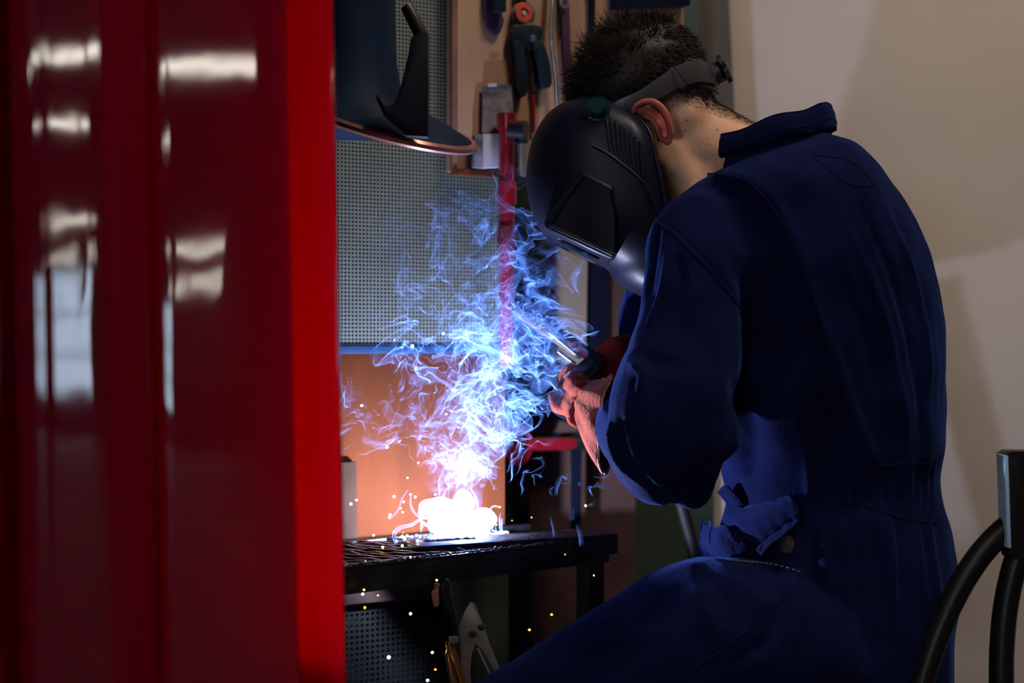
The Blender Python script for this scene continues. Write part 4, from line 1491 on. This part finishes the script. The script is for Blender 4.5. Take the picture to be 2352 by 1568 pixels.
F = [(i * nv + j, i * nv + j + 1, (i + 1) * nv + j + 1, (i + 1) * nv + j) for i in range(NP) for j in range(nv - 1)]
shell = mesh('shell', V, F, M['helmet'], hel, True)
s = shell.modifiers.new('thickness', 'SOLIDIFY')
s.thickness = 0.003
s.offset = 0
# rolled edge of the shell on the near and far side
for i in (0, NP):
    tube('shell_edge', [Vector(cols[i][j]) for j in range(nv)], 0.0032, M['helmet'], hel, 8)
hb_ = BVHTree.FromPolygons([tuple(v) for v in V], F)


def hhit(px, py):
    d = (at(px, py, 1.0) - CAMP).normalized()
    l, q, _, _ = hb_.ray_cast(CAMP, d)
    return l, q


def hline(name, pts, r, m='helmet', n=6):
    P = []
    for p in catmull([(a, b, 0) for a, b in pts], n):
        l, q = hhit(p[0], p[1])
        if l is not None:
            if q.y > 0:
                q = -q
            P.append(l + q * 0.0012)
    if len(P) > 2:
        return tube(name, P, r, M[m], hel, 8)


hline('ridge', [(1362, 335), (1400, 356), (1440, 386), (1470, 412), (1490, 440), (1502, 472)], 0.0026)
hline('ridge', [(1388, 455), (1391, 500), (1394, 550), (1398, 606)], 0.0018)
for i in range(8):
    x = 1392 + i * 11
    y = 262 + i * 9
    hline('vent_rib', [(x, y), (x + 4, y + 40), (x + 10, y + 85)], 0.0022, n=5)
# lens housing: widens towards the cheeks
HPT = [(1322, 414, .110), (1334, 418, .114), (1392, 450, .1255), (1399, 520, .125), (1404, 600, .111), (1395, 607, .104), (1330, 577, .102), (1264, 545, .094), (1250, 536, .091), (1246, 522, .090), (1256, 506, .091)]
nh = len(HPT)
V = []
for sg in (-1, 1):
    for x, y, h_ in HPT:
        V.append(at(x, y, HY) + Vector((0, sg * h_, 0)))
bm = bmesh.new()
vs = [bm.verts.new(v) for v in V]
bm.faces.new(vs[:nh][::-1])
bm.faces.new(vs[nh:])
for k in range(nh):
    bm.faces.new((vs[k], vs[(k + 1) % nh], vs[nh + (k + 1) % nh], vs[nh + k]))
bmesh.ops.recalc_face_normals(bm, faces=bm.faces)
bmesh.ops.bevel(bm, geom=[e for e in bm.edges if e.calc_face_angle(0) > 0.3], offset=0.005, segments=3, affect='EDGES', profile=0.6)
auto_smooth(from_bm('lens_housing', bm, M['helmet'], hel), 25)
P = catmull([at(x, y, HY) + Vector((0, -h_, 0)) for x, y, h_ in ((1330, 424, .1125), (1296, 470, .104), (1263, 522, .0945), (1266, 533, .0945), (1322, 560, .103), (1396, 596, .1115))], 5)
tube('housing_border', P, 0.0026, M['helmet'], hel, 8)
P = catmull([at(x, y, HY) + Vector((0, -h_, 0)) for x, y, h_ in ((1330, 424, .113), (1360, 440, .119), (1392, 458, .1255))], 5)
tube('housing_border', P, 0.0014, M['helmet'], hel, 8)
# glass set into the lower face, towards the arc
a, b = at(1284, 540, HY - 0.055), at(1380, 586, HY - 0.055)
dn = Vector((-0.44, 0, -0.9)).normalized()
prism('lens', [a, b, b + Vector((0, 0.11, 0)), a + Vector((0, 0.11, 0))], dn * 0.006, M['lens'], hel, 0.0005)
# pivot knob
pk, pq = hhit(1372, 252)
if pk is None:
    pk = at(1372, 252, 1.93)
pk = at(1372, 252, 1.902)
lathe('pivot_knob', [(0.0001, 0.012), (0.010, 0.012), (0.013, 0.009), (0.0145, 0.004), (0.0145, -0.02), (0.0001, -0.03)], pk, (-0.15, -0.95, 0.25), M['teal'], hel, 28, False)
lathe('pivot_washer', [(0.0145, 0.002), (0.0185, 0.002), (0.0185, -0.004), (0.0145, -0.004)], pk, (-0.15, -0.95, 0.25), M['teal'], hel, 28, False)


# headband: strap around the skull, ratchet at the back
def strap(name, pts, width, th, m):
    """pts: (px, py, Y); the strap stands on edge against the head"""
    P = [Vector(p) for p in catmull([tuple(at(*p)) for p in pts], 8)]
    bm = bmesh.new()
    R = []
    for i, p in enumerate(P):
        t = (P[min(i + 1, len(P) - 1)] - P[max(i - 1, 0)]).normalized()
        out = (p - hp(-0.01, 0.0))
        out = (out - t * out.dot(t)).normalized()
        side = t.cross(out).normalized()
        wd = width[0] + (width[1] - width[0]) * i / (len(P) - 1)
        R.append([bm.verts.new(p + side * wd + out * th), bm.verts.new(p + side * wd * .6 + out * th * 1.6), bm.verts.new(p - side * wd * .6 + out * th * 1.6), bm.verts.new(p - side * wd + out * th),
                  bm.verts.new(p - side * wd - out * th), bm.verts.new(p + side * wd - out * th)])
    for a, b in zip(R, R[1:]):
        for k in range(6):
            bm.faces.new((a[k], a[(k + 1) % 6], b[(k + 1) % 6], b[k]))
    bm.faces.new(R[0][::-1])
    bm.faces.new(R[-1])
    return auto_smooth(from_bm(name, bm, m, hel), 40)


strap('headband', [(1392, 262, 1.925), (1430, 244, 1.916), (1475, 226, 1.912), (1515, 202, 1.913), (1552, 178, 1.919)], (.0085, .0135), .0013, M['band'])
strap('headband', [(1546, 181, 1.920), (1590, 166, 1.930), (1622, 167, 1.950), (1646, 174, 1.985), (1648, 176, 2.015), (1622, 168, 2.05), (1575, 172, 2.075), (1480, 226, 2.09), (1400, 262, 2.08)], (.0150, .0120), .0016, M['band'])
strap('nape_band', [(1562, 206, 1.922), (1585, 197, 1.930), (1610, 195, 1.945), (1636, 203, 1.972), (1650, 212, 2.0), (1636, 203, 2.03), (1585, 196, 2.07)], (.0035, .0035), .0012, M['black_plastic'])
tube('strap_slot', [at(1549, 152, 1.9135), at(1562, 172, 1.9125), at(1578, 194, 1.9165)], 0.0009, M['black_plastic'], hel, 6)
ka = Vector((0.80, -0.12, 0.42)).normalized()
kc = at(1638, 172, 1.985)
lathe('ratchet_housing', [(0.0001, 0.0), (0.016, 0.0), (0.016, 0.010), (0.0125, 0.014), (0.0001, 0.014)], kc, ka, M['black_plastic'], hel, 24, False)
bm = bmesh.new()
u_ = ka.orthogonal().normalized()
v_ = ka.cross(u_)
poly = []
for k in range(48):
    th = 2 * math.pi * k / 48
    r = 0.0195 + 0.0016 * math.cos(th * 12)
    poly.append(kc + ka * 0.014 + u_ * (r * math.cos(th)) + v_ * (r * math.sin(th)))
bm_prism(bm, poly, ka * 0.006)
auto_smooth(from_bm('ratchet_knob', bm, M['black_plastic'], hel))

# ---------------------------------------------------------------- chair behind the welder
ch = empty('shop_chair', Vector((at(2000, 784, 2.05).x, 2.05, 0)))
tag(ch, 'black tubular steel chair behind the welder', 'chair')
tube('back_tube', catmull([at(x, y, 1.80) for x, y in ((2060, 1760), (2098, 1640), (2134, 1510), (2182, 1390), (2240, 1290), (2300, 1222), (2350, 1186))], 7), 0.0155, M['chair'], ch, 18)
tube('back_tube', catmull([at(x, y, 1.80) for x, y in ((2352, 1240), (2330, 1300), (2312, 1380), (2303, 1460), (2300, 1560), (2306, 1700))], 7), 0.0155, M['chair'], ch, 18)
o = px_prism('backrest_bar', [(2309, 1044), (2322, 1036), (2400, 1036), (2400, 1284), (2322, 1284), (2318, 1266)], 1.78, 0.035, M['chair'], ch, 0.002)
px_prism('bar_edge_highlight', [(2307, 1046), (2316, 1046), (2323, 1258), (2314, 1258)], 1.776, 0.03, mat('pale_blue_highlight', (0.42, 0.62, 0.85), 0.4), ch, 0.001)  # bluish light on the bar's left edge, put in as pale colour
sc_ = Vector((at(1900, 784, 2.03).x, 2.03, 0.60))
lathe('seat', [(0.0001, 0.02), (0.17, 0.02), (0.185, 0.01), (0.185, -0.01), (0.17, -0.02), (0.0001, -0.02)], sc_ - Vector((0, 0, 0.012)), (0, 0, 1), M['chair'], ch, 36, False)
for sx_, sy_ in ((-1, -1), (-1, 1), (1, -1), (1, 1)):
    tube('leg', [sc_ + Vector((sx_ * .11, sy_ * .11, -0.08)), Vector((sc_.x + sx_ * .19, sc_.y + sy_ * .19, 0))], 0.0125, M['chair'], ch, 12)

# ---------------------------------------------------------------- the arc
arc = empty('welding_arc', ARC)
tag(arc, 'blinding white welding arc burning on the steel plate', 'welding arc')
bm = bmesh.new()
bm_ellipsoid(bm, ARC - Vector((0, 0, 0.002)), (0.006, 0, 0), (0, 0.004, 0), (0, 0, 0.0022), 16)
from_bm('arc_core', bm, glow('arc_glow', (0.8, 0.9, 1.0), 400.0, False), arc, True)
al = bpy.data.lights.new('arc_light', 'POINT')
al.energy = ARC_POWER
al.color = ARC_COLOR
al.shadow_soft_size = 0.005
ao = bpy.data.objects.new('arc_light', al)
COL.objects.link(ao)
ao.parent = arc
ao.location = (0, -0.002, 0.007)

# ---------------------------------------------------------------- smoke: thin sheets carried by a turbulent plume


def smoke_material():
    m = bpy.data.materials.new('smoke')
    m.use_nodes = True
    t = m.node_tree
    t.nodes.clear()
    N, Lk = t.nodes, t.links.new
    o = N.new('ShaderNodeOutputMaterial')
    g = N.new('ShaderNodeNewGeometry')

    def vm(op, a, b=None):
        n = N.new('ShaderNodeVectorMath')
        n.operation = op
        for i, v in enumerate((a, b)):
            if v is None:
                continue
            if isinstance(v, tuple):
                n.inputs[i].default_value = v
            else:
                Lk(v, n.inputs[i])
        return n

    def mt(op, a, b=0.0):
        n = N.new('ShaderNodeMath')
        n.operation = op
        for i, v in enumerate((a, b)):
            if isinstance(v, float):
                n.inputs[i].default_value = v
            else:
                Lk(v, n.inputs[i])
        return n.outputs[0]
    # a thin layer is longer to look through when it is seen edge-on
    toarc = vm('NORMALIZE', vm('SUBTRACT', tuple(ARC), g.outputs['Position']).outputs[0]).outputs[0]
    away = vm('MULTIPLY', toarc, (-1.0, -1.0, -1.0)).outputs[0]
    dot = mt('ABSOLUTE', vm('DOT_PRODUCT', g.outputs['Normal'], g.outputs['Incoming']).outputs['Value'])
    at_ = N.new('ShaderNodeAttribute')
    at_.attribute_name = 'tau'
    tau = mt('DIVIDE', at_.outputs['Fac'], mt('MAXIMUM', dot, 0.14))
    alpha = mt('SUBTRACT', 1.0, mt('EXPONENT', mt('MULTIPLY', tau, -1.0)))
    # fine smoke scatters mostly forward, so little of the light that passes is lost
    through = mt('EXPONENT', mt('MULTIPLY', tau, -0.35))
    col = N.new('ShaderNodeVectorMath')
    col.operation = 'SCALE'
    col.inputs[0].default_value = (0.23, 0.44, 1.0)
    Lk(alpha, col.inputs['Scale'])
    d = N.new('ShaderNodeBsdfDiffuse')
    Lk(col.outputs[0], d.inputs[0])
    Lk(toarc, d.inputs['Normal'])
    tl = N.new('ShaderNodeBsdfTranslucent')
    Lk(col.outputs[0], tl.inputs[0])
    Lk(away, tl.inputs['Normal'])
    ad = N.new('ShaderNodeAddShader')
    Lk(d.outputs[0], ad.inputs[0])
    Lk(tl.outputs[0], ad.inputs[1])
    tr = N.new('ShaderNodeBsdfTransparent')
    Lk(through, tr.inputs[0])
    mx = N.new('ShaderNodeAddShader')
    Lk(tr.outputs[0], mx.inputs[0])
    Lk(ad.outputs[0], mx.inputs[1])
    Lk(mx.outputs[0], o.inputs[0])
    return m


class Flow:
    """time dependent, divergence free random eddies"""

    def __init__(s, rng):
        ks, am, ph, om = [], [], [], []
        for L, u, n in ((.16, .09, 7), (.075, .09, 9), (.036, .06, 11), (.018, .026, 9)):
            for _ in range(n):
                d = rng.normal(size=3)
                d /= np.linalg.norm(d)
                k = d * 2 * np.pi / (L * rng.uniform(.75, 1.3))
                a = rng.normal(size=3)
                a -= d * (a @ d)
                a /= np.linalg.norm(a)
                ks.append(k)
                am.append(a * u * 1.4 / np.sqrt(n))
                ph.append(rng.uniform(0, 6.28))
                om.append(-k[2] * .24 + rng.normal() * u / L * 1.5)
        s.k = np.array(ks).T.astype(np.float32)
        s.a = np.array(am).astype(np.float32)
        s.p = np.array(ph, dtype=np.float32)
        s.o = np.array(om, dtype=np.float32)

    def v(s, P, t):
        c = np.cos(P @ s.k + (s.p + s.o * t[:, None]))
        ramp = np.clip((P[:, 2] + .01) / .09, 0, 1)[:, None] ** 1.2
        return (c @ s.a) * ramp * (.55 + .75 * np.clip(P[:, 2:3] / .25, 0, 1))


def advect(flow, seeds, ages, steps, up, drift, spread):
    Mn, Kn = len(seeds), len(ages)
    P = np.repeat(seeds[:, None, :], Kn, 1).reshape(-1, 3).astype(np.float32)
    age = np.tile(ages, Mn).astype(np.float32)
    dt = age / steps
    t = -age
    for i in range(steps):
        v = flow.v(P, t)
        z = P[:, 2]
        v[:, 2] += up * (.55 + .45 * np.clip(z / .05, 0, 1))
        g = np.clip((z - .02) / .1, 0, 1)
        v[:, 0] += drift * g + P[:, 0] * spread * g
        v[:, 1] += P[:, 1] * spread * .8 * g
        P = P + v * dt[:, None]
        t = t + dt
    return P.reshape(Mn, Kn, 3)


def smoke():
    rng = np.random.default_rng(5)
    flow = Flow(rng)
    VV, FF, TT = [], [], []
    cnt = [0]

    def ribbon(c, wd, a0, a1, up, drift, spread, t0, dens=150, rise=True):
        th = rng.uniform(0, 6.28)
        Mn = int(7 + min(wd, .03) * 700 + max(wd - .03, 0) * 250)
        u = np.linspace(-.5, .5, Mn)
        S = np.array(c) + np.outer(u * wd, [np.cos(th), np.sin(th), rng.uniform(-.3, .3)]) + np.outer(np.cos(u * 3) * wd * .3, [-np.sin(th), np.cos(th), 0])
        Kn = max(24, int(dens * (a1 - a0) / .6))
        ages = np.linspace(a0 + .005, a1, Kn)
        P = advect(flow, S, ages, 36, up, drift, spread)
        q = (ages - ages[0]) / (ages[-1] - ages[0])
        fade = np.clip((1 - q) / .5, 0, 1) * np.clip(q / .12 + .02, 0, 1)
        du = np.gradient(P, axis=0)
        dv = np.gradient(P, axis=1)
        ar = np.linalg.norm(np.cross(du, dv), axis=2)
        am = np.median(ar) + 1e-9
        r = np.linalg.norm(P, axis=2)
        tau = .19 * t0 * np.clip(am * 1.6 / (ar + am * .4), .15, 2.6) * fade[None, :] * (.003 + np.clip(r / .2, 0, 1.35) ** 1.75)
        tau *= np.clip((.5 - np.abs(u)) / .16, 0, 1)[:, None]
        idx = np.arange(Mn * Kn).reshape(Mn, Kn) + cnt[0]
        f = np.stack([idx[:-1, :-1], idx[1:, :-1], idx[1:, 1:], idx[:-1, 1:]], -1).reshape(-1, 4)
        VV.append(P.reshape(-1, 3))
        FF.append(f)
        TT.append(tau.reshape(-1))
        cnt[0] += Mn * Kn

    # rising from the arc
    for i in range(28):
        ribbon((rng.normal() * .019 - .003, rng.normal() * .012, rng.uniform(.0, .01)), rng.uniform(.005, .02), 0, rng.uniform(.3, .8), rng.uniform(.3, .4), rng.uniform(-.05, .10), .5, rng.uniform(.05, .13))
    # the billowing cloud above
    for i in range(84):
        z = rng.uniform(.05, .26)
        wx = .035 + z * .28
        ribbon((rng.normal() * wx * .5 + z * .24 - .014, rng.normal() * .03, z), rng.uniform(.006, .03), rng.uniform(0, .1), rng.uniform(.25, .6), rng.uniform(.12, .25), rng.uniform(-.08, .14), .4, rng.uniform(.05, .15), 130)
    # wisps drifting to the left in front of the plywood
    for i in range(26):
        ribbon((rng.uniform(-.16, -.05), rng.normal() * .03, rng.uniform(.12, .20)), rng.uniform(.006, .022), 0, rng.uniform(.25, .5), rng.uniform(.06, .16), rng.uniform(-.12, .02), .2, rng.uniform(.03, .075), 130)
    # fine threads through the cloud
    for i in range(30):
        z = rng.uniform(.08, .34)
        ribbon((rng.normal() * (.03 + z * .16) + z * .2 - .012, rng.normal() * .03, z), rng.uniform(.003, .008), 0, rng.uniform(.3, .55), rng.uniform(.10, .22), rng.uniform(-.08, .12), .4, rng.uniform(.06, .16), 150)
    # broad faint veils
    for i in range(30):
        z = rng.uniform(.06, .30)
        ribbon((rng.normal() * (.02 + z * .13) + z * .24 - .014, rng.normal() * .03, z), rng.uniform(.03, .08), 0, rng.uniform(.3, .5), rng.uniform(.1, .2), rng.uniform(-.05, .08), .4, rng.uniform(.05, .10), 90)
    # thin high haze
    for i in range(28):
        ribbon((rng.uniform(-.09, .15), rng.normal() * .04, rng.uniform(.24, .44)), rng.uniform(.02, .06), 0, rng.uniform(.3, .6), rng.uniform(.10, .24), rng.uniform(-.06, .08), .3, rng.uniform(.02, .055), 90)
    # stray threads to the right, over the table
    for i in range(12):
        ribbon((rng.uniform(.08, .19), rng.normal() * .03, rng.uniform(-.01, .09)), rng.uniform(.002, .008), 0, rng.uniform(.3, .55), rng.uniform(.05, .14), rng.uniform(-.03, .08), .2, rng.uniform(.03, .07), 150)
    # curled tongues beside the arc
    for i in range(10):
        ribbon((rng.choice((-.07, -.05, .045)) + rng.normal() * .008, rng.normal() * .015, rng.uniform(-.005, .015)), rng.uniform(.003, .007), 0, rng.uniform(.2, .4), rng.uniform(.08, .2), rng.uniform(-.05, .05), .2, rng.uniform(.2, .4), 150)
    V = np.concatenate(VV)
    F = np.concatenate(FF)
    T = np.concatenate(TT)
    F = F[(T[F].max(1) > .0009) & (V[F, 2].min(1) > -.02)]
    me = bpy.data.meshes.new('welding_smoke')
    me.vertices.add(len(V))
    me.vertices.foreach_set('co', np.ascontiguousarray(V, dtype=np.float32).ravel())
    me.loops.add(F.size)
    me.loops.foreach_set('vertex_index', np.ascontiguousarray(F, dtype=np.int32).ravel())
    me.polygons.add(len(F))
    me.polygons.foreach_set('loop_start', np.arange(0, F.size, 4, dtype=np.int32))
    me.polygons.foreach_set('use_smooth', np.ones(len(F), bool))
    me.update(calc_edges=True)
    a = me.attributes.new('tau', 'FLOAT', 'POINT')
    a.data.foreach_set('value', np.ascontiguousarray(T, dtype=np.float32))
    me.materials.append(smoke_material())
    o = bpy.data.objects.new('welding_smoke', me)
    COL.objects.link(o)
    o.location = ARC
    tag(o, 'bright curling blue-white welding smoke rising from the arc', 'smoke', None, 'stuff')
    # puffs glowing right above the arc
    bm = bmesh.new()
    for x, y, Y, rx, ry in ((1046, 1200, 2.05, .040, .022), (1002, 1170, 2.06, .028, .018), (1106, 1192, 2.05, .022, .016), (1064, 1160, 2.05, .016, .022), (1030, 1176, 2.04, .03, .018), (1080, 1214, 2.045, .03, .014)):
        s0 = len(bm.verts)
        bm_ellipsoid(bm, at(x, y, Y), (rx, 0, 0), (0, rx * .8, 0), (0, 0, ry), 36)
        bm.verts.ensure_lookup_table()
        c = at(x, y, Y)
        for v in bm.verts[s0:]:
            d = v.co - c
            v.co = c + d * (1 + .09 * math.sin(d.x * 150 + x) * math.sin(d.z * 180 + y))
    for pts, r in (([(910, 1248), (905, 1228), (918, 1212), (945, 1205), (966, 1192), (990, 1186)], .0026), ([(968, 1192), (952, 1177), (943, 1158), (944, 1138)], .0015),
                   ([(966, 1196), (984, 1207), (1006, 1206)], .0024), ([(1098, 1196), (1097, 1160), (1090, 1136), (1080, 1120)], .0014), ([(1124, 1182), (1128, 1166), (1138, 1162), (1147, 1166)], .0012),
                   ([(895, 1192), (914, 1172), (923, 1146), (936, 1126)], .0009), ([(926, 1254), (930, 1244), (942, 1240), (952, 1246)], .0016)):
        q = catmull([at(x, y, 2.02) for x, y in pts], 7)
        bm_tube(bm, q, [r * (.5 + .5 * math.sin(math.pi * min(1, .15 + i / len(q)))) for i in range(len(q))], 8)
    nvert = len(bm.verts)
    p = from_bm('smoke_puff', bm, me.materials[0], o, True)
    p.location = -ARC
    a = p.data.attributes.new('tau', 'FLOAT', 'POINT')
    a.data.foreach_set('value', np.full(nvert, .008, np.float32))
    p['kind'] = 'stuff'
    return o


smoke()

# ---------------------------------------------------------------- sparks
sp_white = glow('spark_white', (1.0, 0.93, 0.72), 14.0, False)
sp_yellow = glow('spark_yellow', (1.0, 0.62, 0.16), 6.0, False)
sp_orange = glow('spark_orange', (1.0, 0.24, 0.03), 4.0, False)
bm = bmesh.new()
bm_ellipsoid(bm, (0, 0, 0), (1, 0, 0), (0, 1, 0), (0, 0, 1), 10)
spark_me = {}
src = bpy.data.meshes.new('spark')
bm.to_mesh(src)
bm.free()
for k, m in (('w', sp_white), ('y', sp_yellow), ('o', sp_orange)):
    q = src.copy()
    q.materials.append(m)
    spark_me[k] = q
groups = {
    'a': ('tiny pale spark flying beside the plywood, left of the smoke', 'sparks left of the smoke'),
    'b': ('tiny white-hot spark just above the grating beside the arc', 'sparks around the arc'),
    'c': ('tiny glowing spark falling below the table', 'sparks below the table'),
    'd': ('tiny glowing spark drifting in the smoke above the table', 'sparks in the smoke')}
SP = [(947, 795, 4.5, 'w', 'd'), (1018, 766, 4, 'w', 'd'), (1090, 789, 3, 'w', 'd'), (906, 780, 2.5, 'y', 'd'), (831, 931, 4, 'w', 'a'), (1025, 951, 3, 'y', 'd'), (1066, 944, 3, 'w', 'd'),
      (889, 1027, 4, 'w', 'a'), (961, 1063, 3, 'w', 'd'), (936, 1097, 3, 'w', 'a'), (806, 1157, 4, 'w', 'a'), (819, 1148, 3.5, 'w', 'a'), (905, 1140, 4, 'w', 'a'), (927, 1152, 3.5, 'w', 'a'), (943, 1135, 3.5, 'w', 'a'),
      (954, 1141, 3.5, 'w', 'a'), (920, 1167, 3, 'w', 'a'), (925, 1176, 3, 'w', 'a'), (896, 1182, 4, 'w', 'a'), (894, 1188, 3, 'w', 'a'), (1000, 1135, 4, 'w', 'd'), (1148, 1164, 3, 'y', 'b'), (1345, 1161, 3.5, 'y', 'd'), (1221, 1188, 2, 'y', 'd'), (1176, 1195, 2, 'o', 'b'),
      (858, 1229, 3.5, 'w', 'b'), (904, 1221, 2.5, 'y', 'b'), (924, 1232, 4, 'w', 'b'), (935, 1230, 4, 'w', 'b'), (930, 1237, 3.5, 'w', 'b'), (947, 1233, 3, 'w', 'b'), (957, 1229, 3.5, 'w', 'b'), (965, 1231, 3.5, 'w', 'b'), (959, 1242, 4, 'w', 'b'), (911, 1242, 3.5, 'y', 'b'),
      (924, 1253, 3.5, 'w', 'b'), (879, 1256, 4, 'y', 'b'), (843, 1258, 2, 'y', 'b'), (807, 1264, 3, 'w', 'b'), (993, 1234, 3.5, 'w', 'b'), (1000, 1236, 3, 'w', 'b'), (1009, 1232, 3.5, 'w', 'b'), (1121, 1208, 3, 'w', 'b'), (1130, 1207, 2.5, 'y', 'b'), (1123, 1220, 3, 'w', 'b'), (1132, 1218, 2.5, 'y', 'b'), (1140, 1205, 2.5, 'y', 'b'), (1104, 1236, 3, 'w', 'b'), (926, 1223, 2.5, 'o', 'b'), (984, 1262, 2, 'y', 'b'),
      (833, 1364, 4, 'w', 'c'), (868, 1367, 2.5, 'y', 'c'), (838, 1395, 3.5, 'o', 'c'), (943, 1409, 3.5, 'w', 'c'), (1003, 1332, 3, 'y', 'c'), (836, 1354, 3, 'y', 'c'), (893, 1509, 4.5, 'w', 'c'), (993, 1498, 4, 'w', 'c'), (1000, 1537, 3.5, 'o', 'c'), (982, 1562, 4, 'w', 'c'),
      (1267, 1411, 4, 'o', 'c'), (1216, 1446, 4, 'o', 'c'), (1298, 1273, 2, 'o', 'c'), (1364, 1321, 2, 'y', 'c')]
for x, y, r, k, g in SP:
    Y = rnd.uniform(1.94, 2.0) if g != 'b' else rnd.uniform(1.96, 2.03)
    if g == 'c':
        Y = rnd.uniform(1.80, 1.90)
    o = bpy.data.objects.new('spark', spark_me[k])
    o.location = at(x, y, Y)
    s = r * Y / FPX * 0.85
    o.scale = (s, s, s * rnd.uniform(.8, 1.1))
    COL.objects.link(o)
    tag(o, groups[g][0].replace('tiny', {'w': 'tiny bright white', 'y': 'tiny yellow', 'o': 'tiny dull orange'}[k]).replace('white-hot ', '').replace('glowing ', '').replace('pale ', ''), 'spark', groups[g][1])
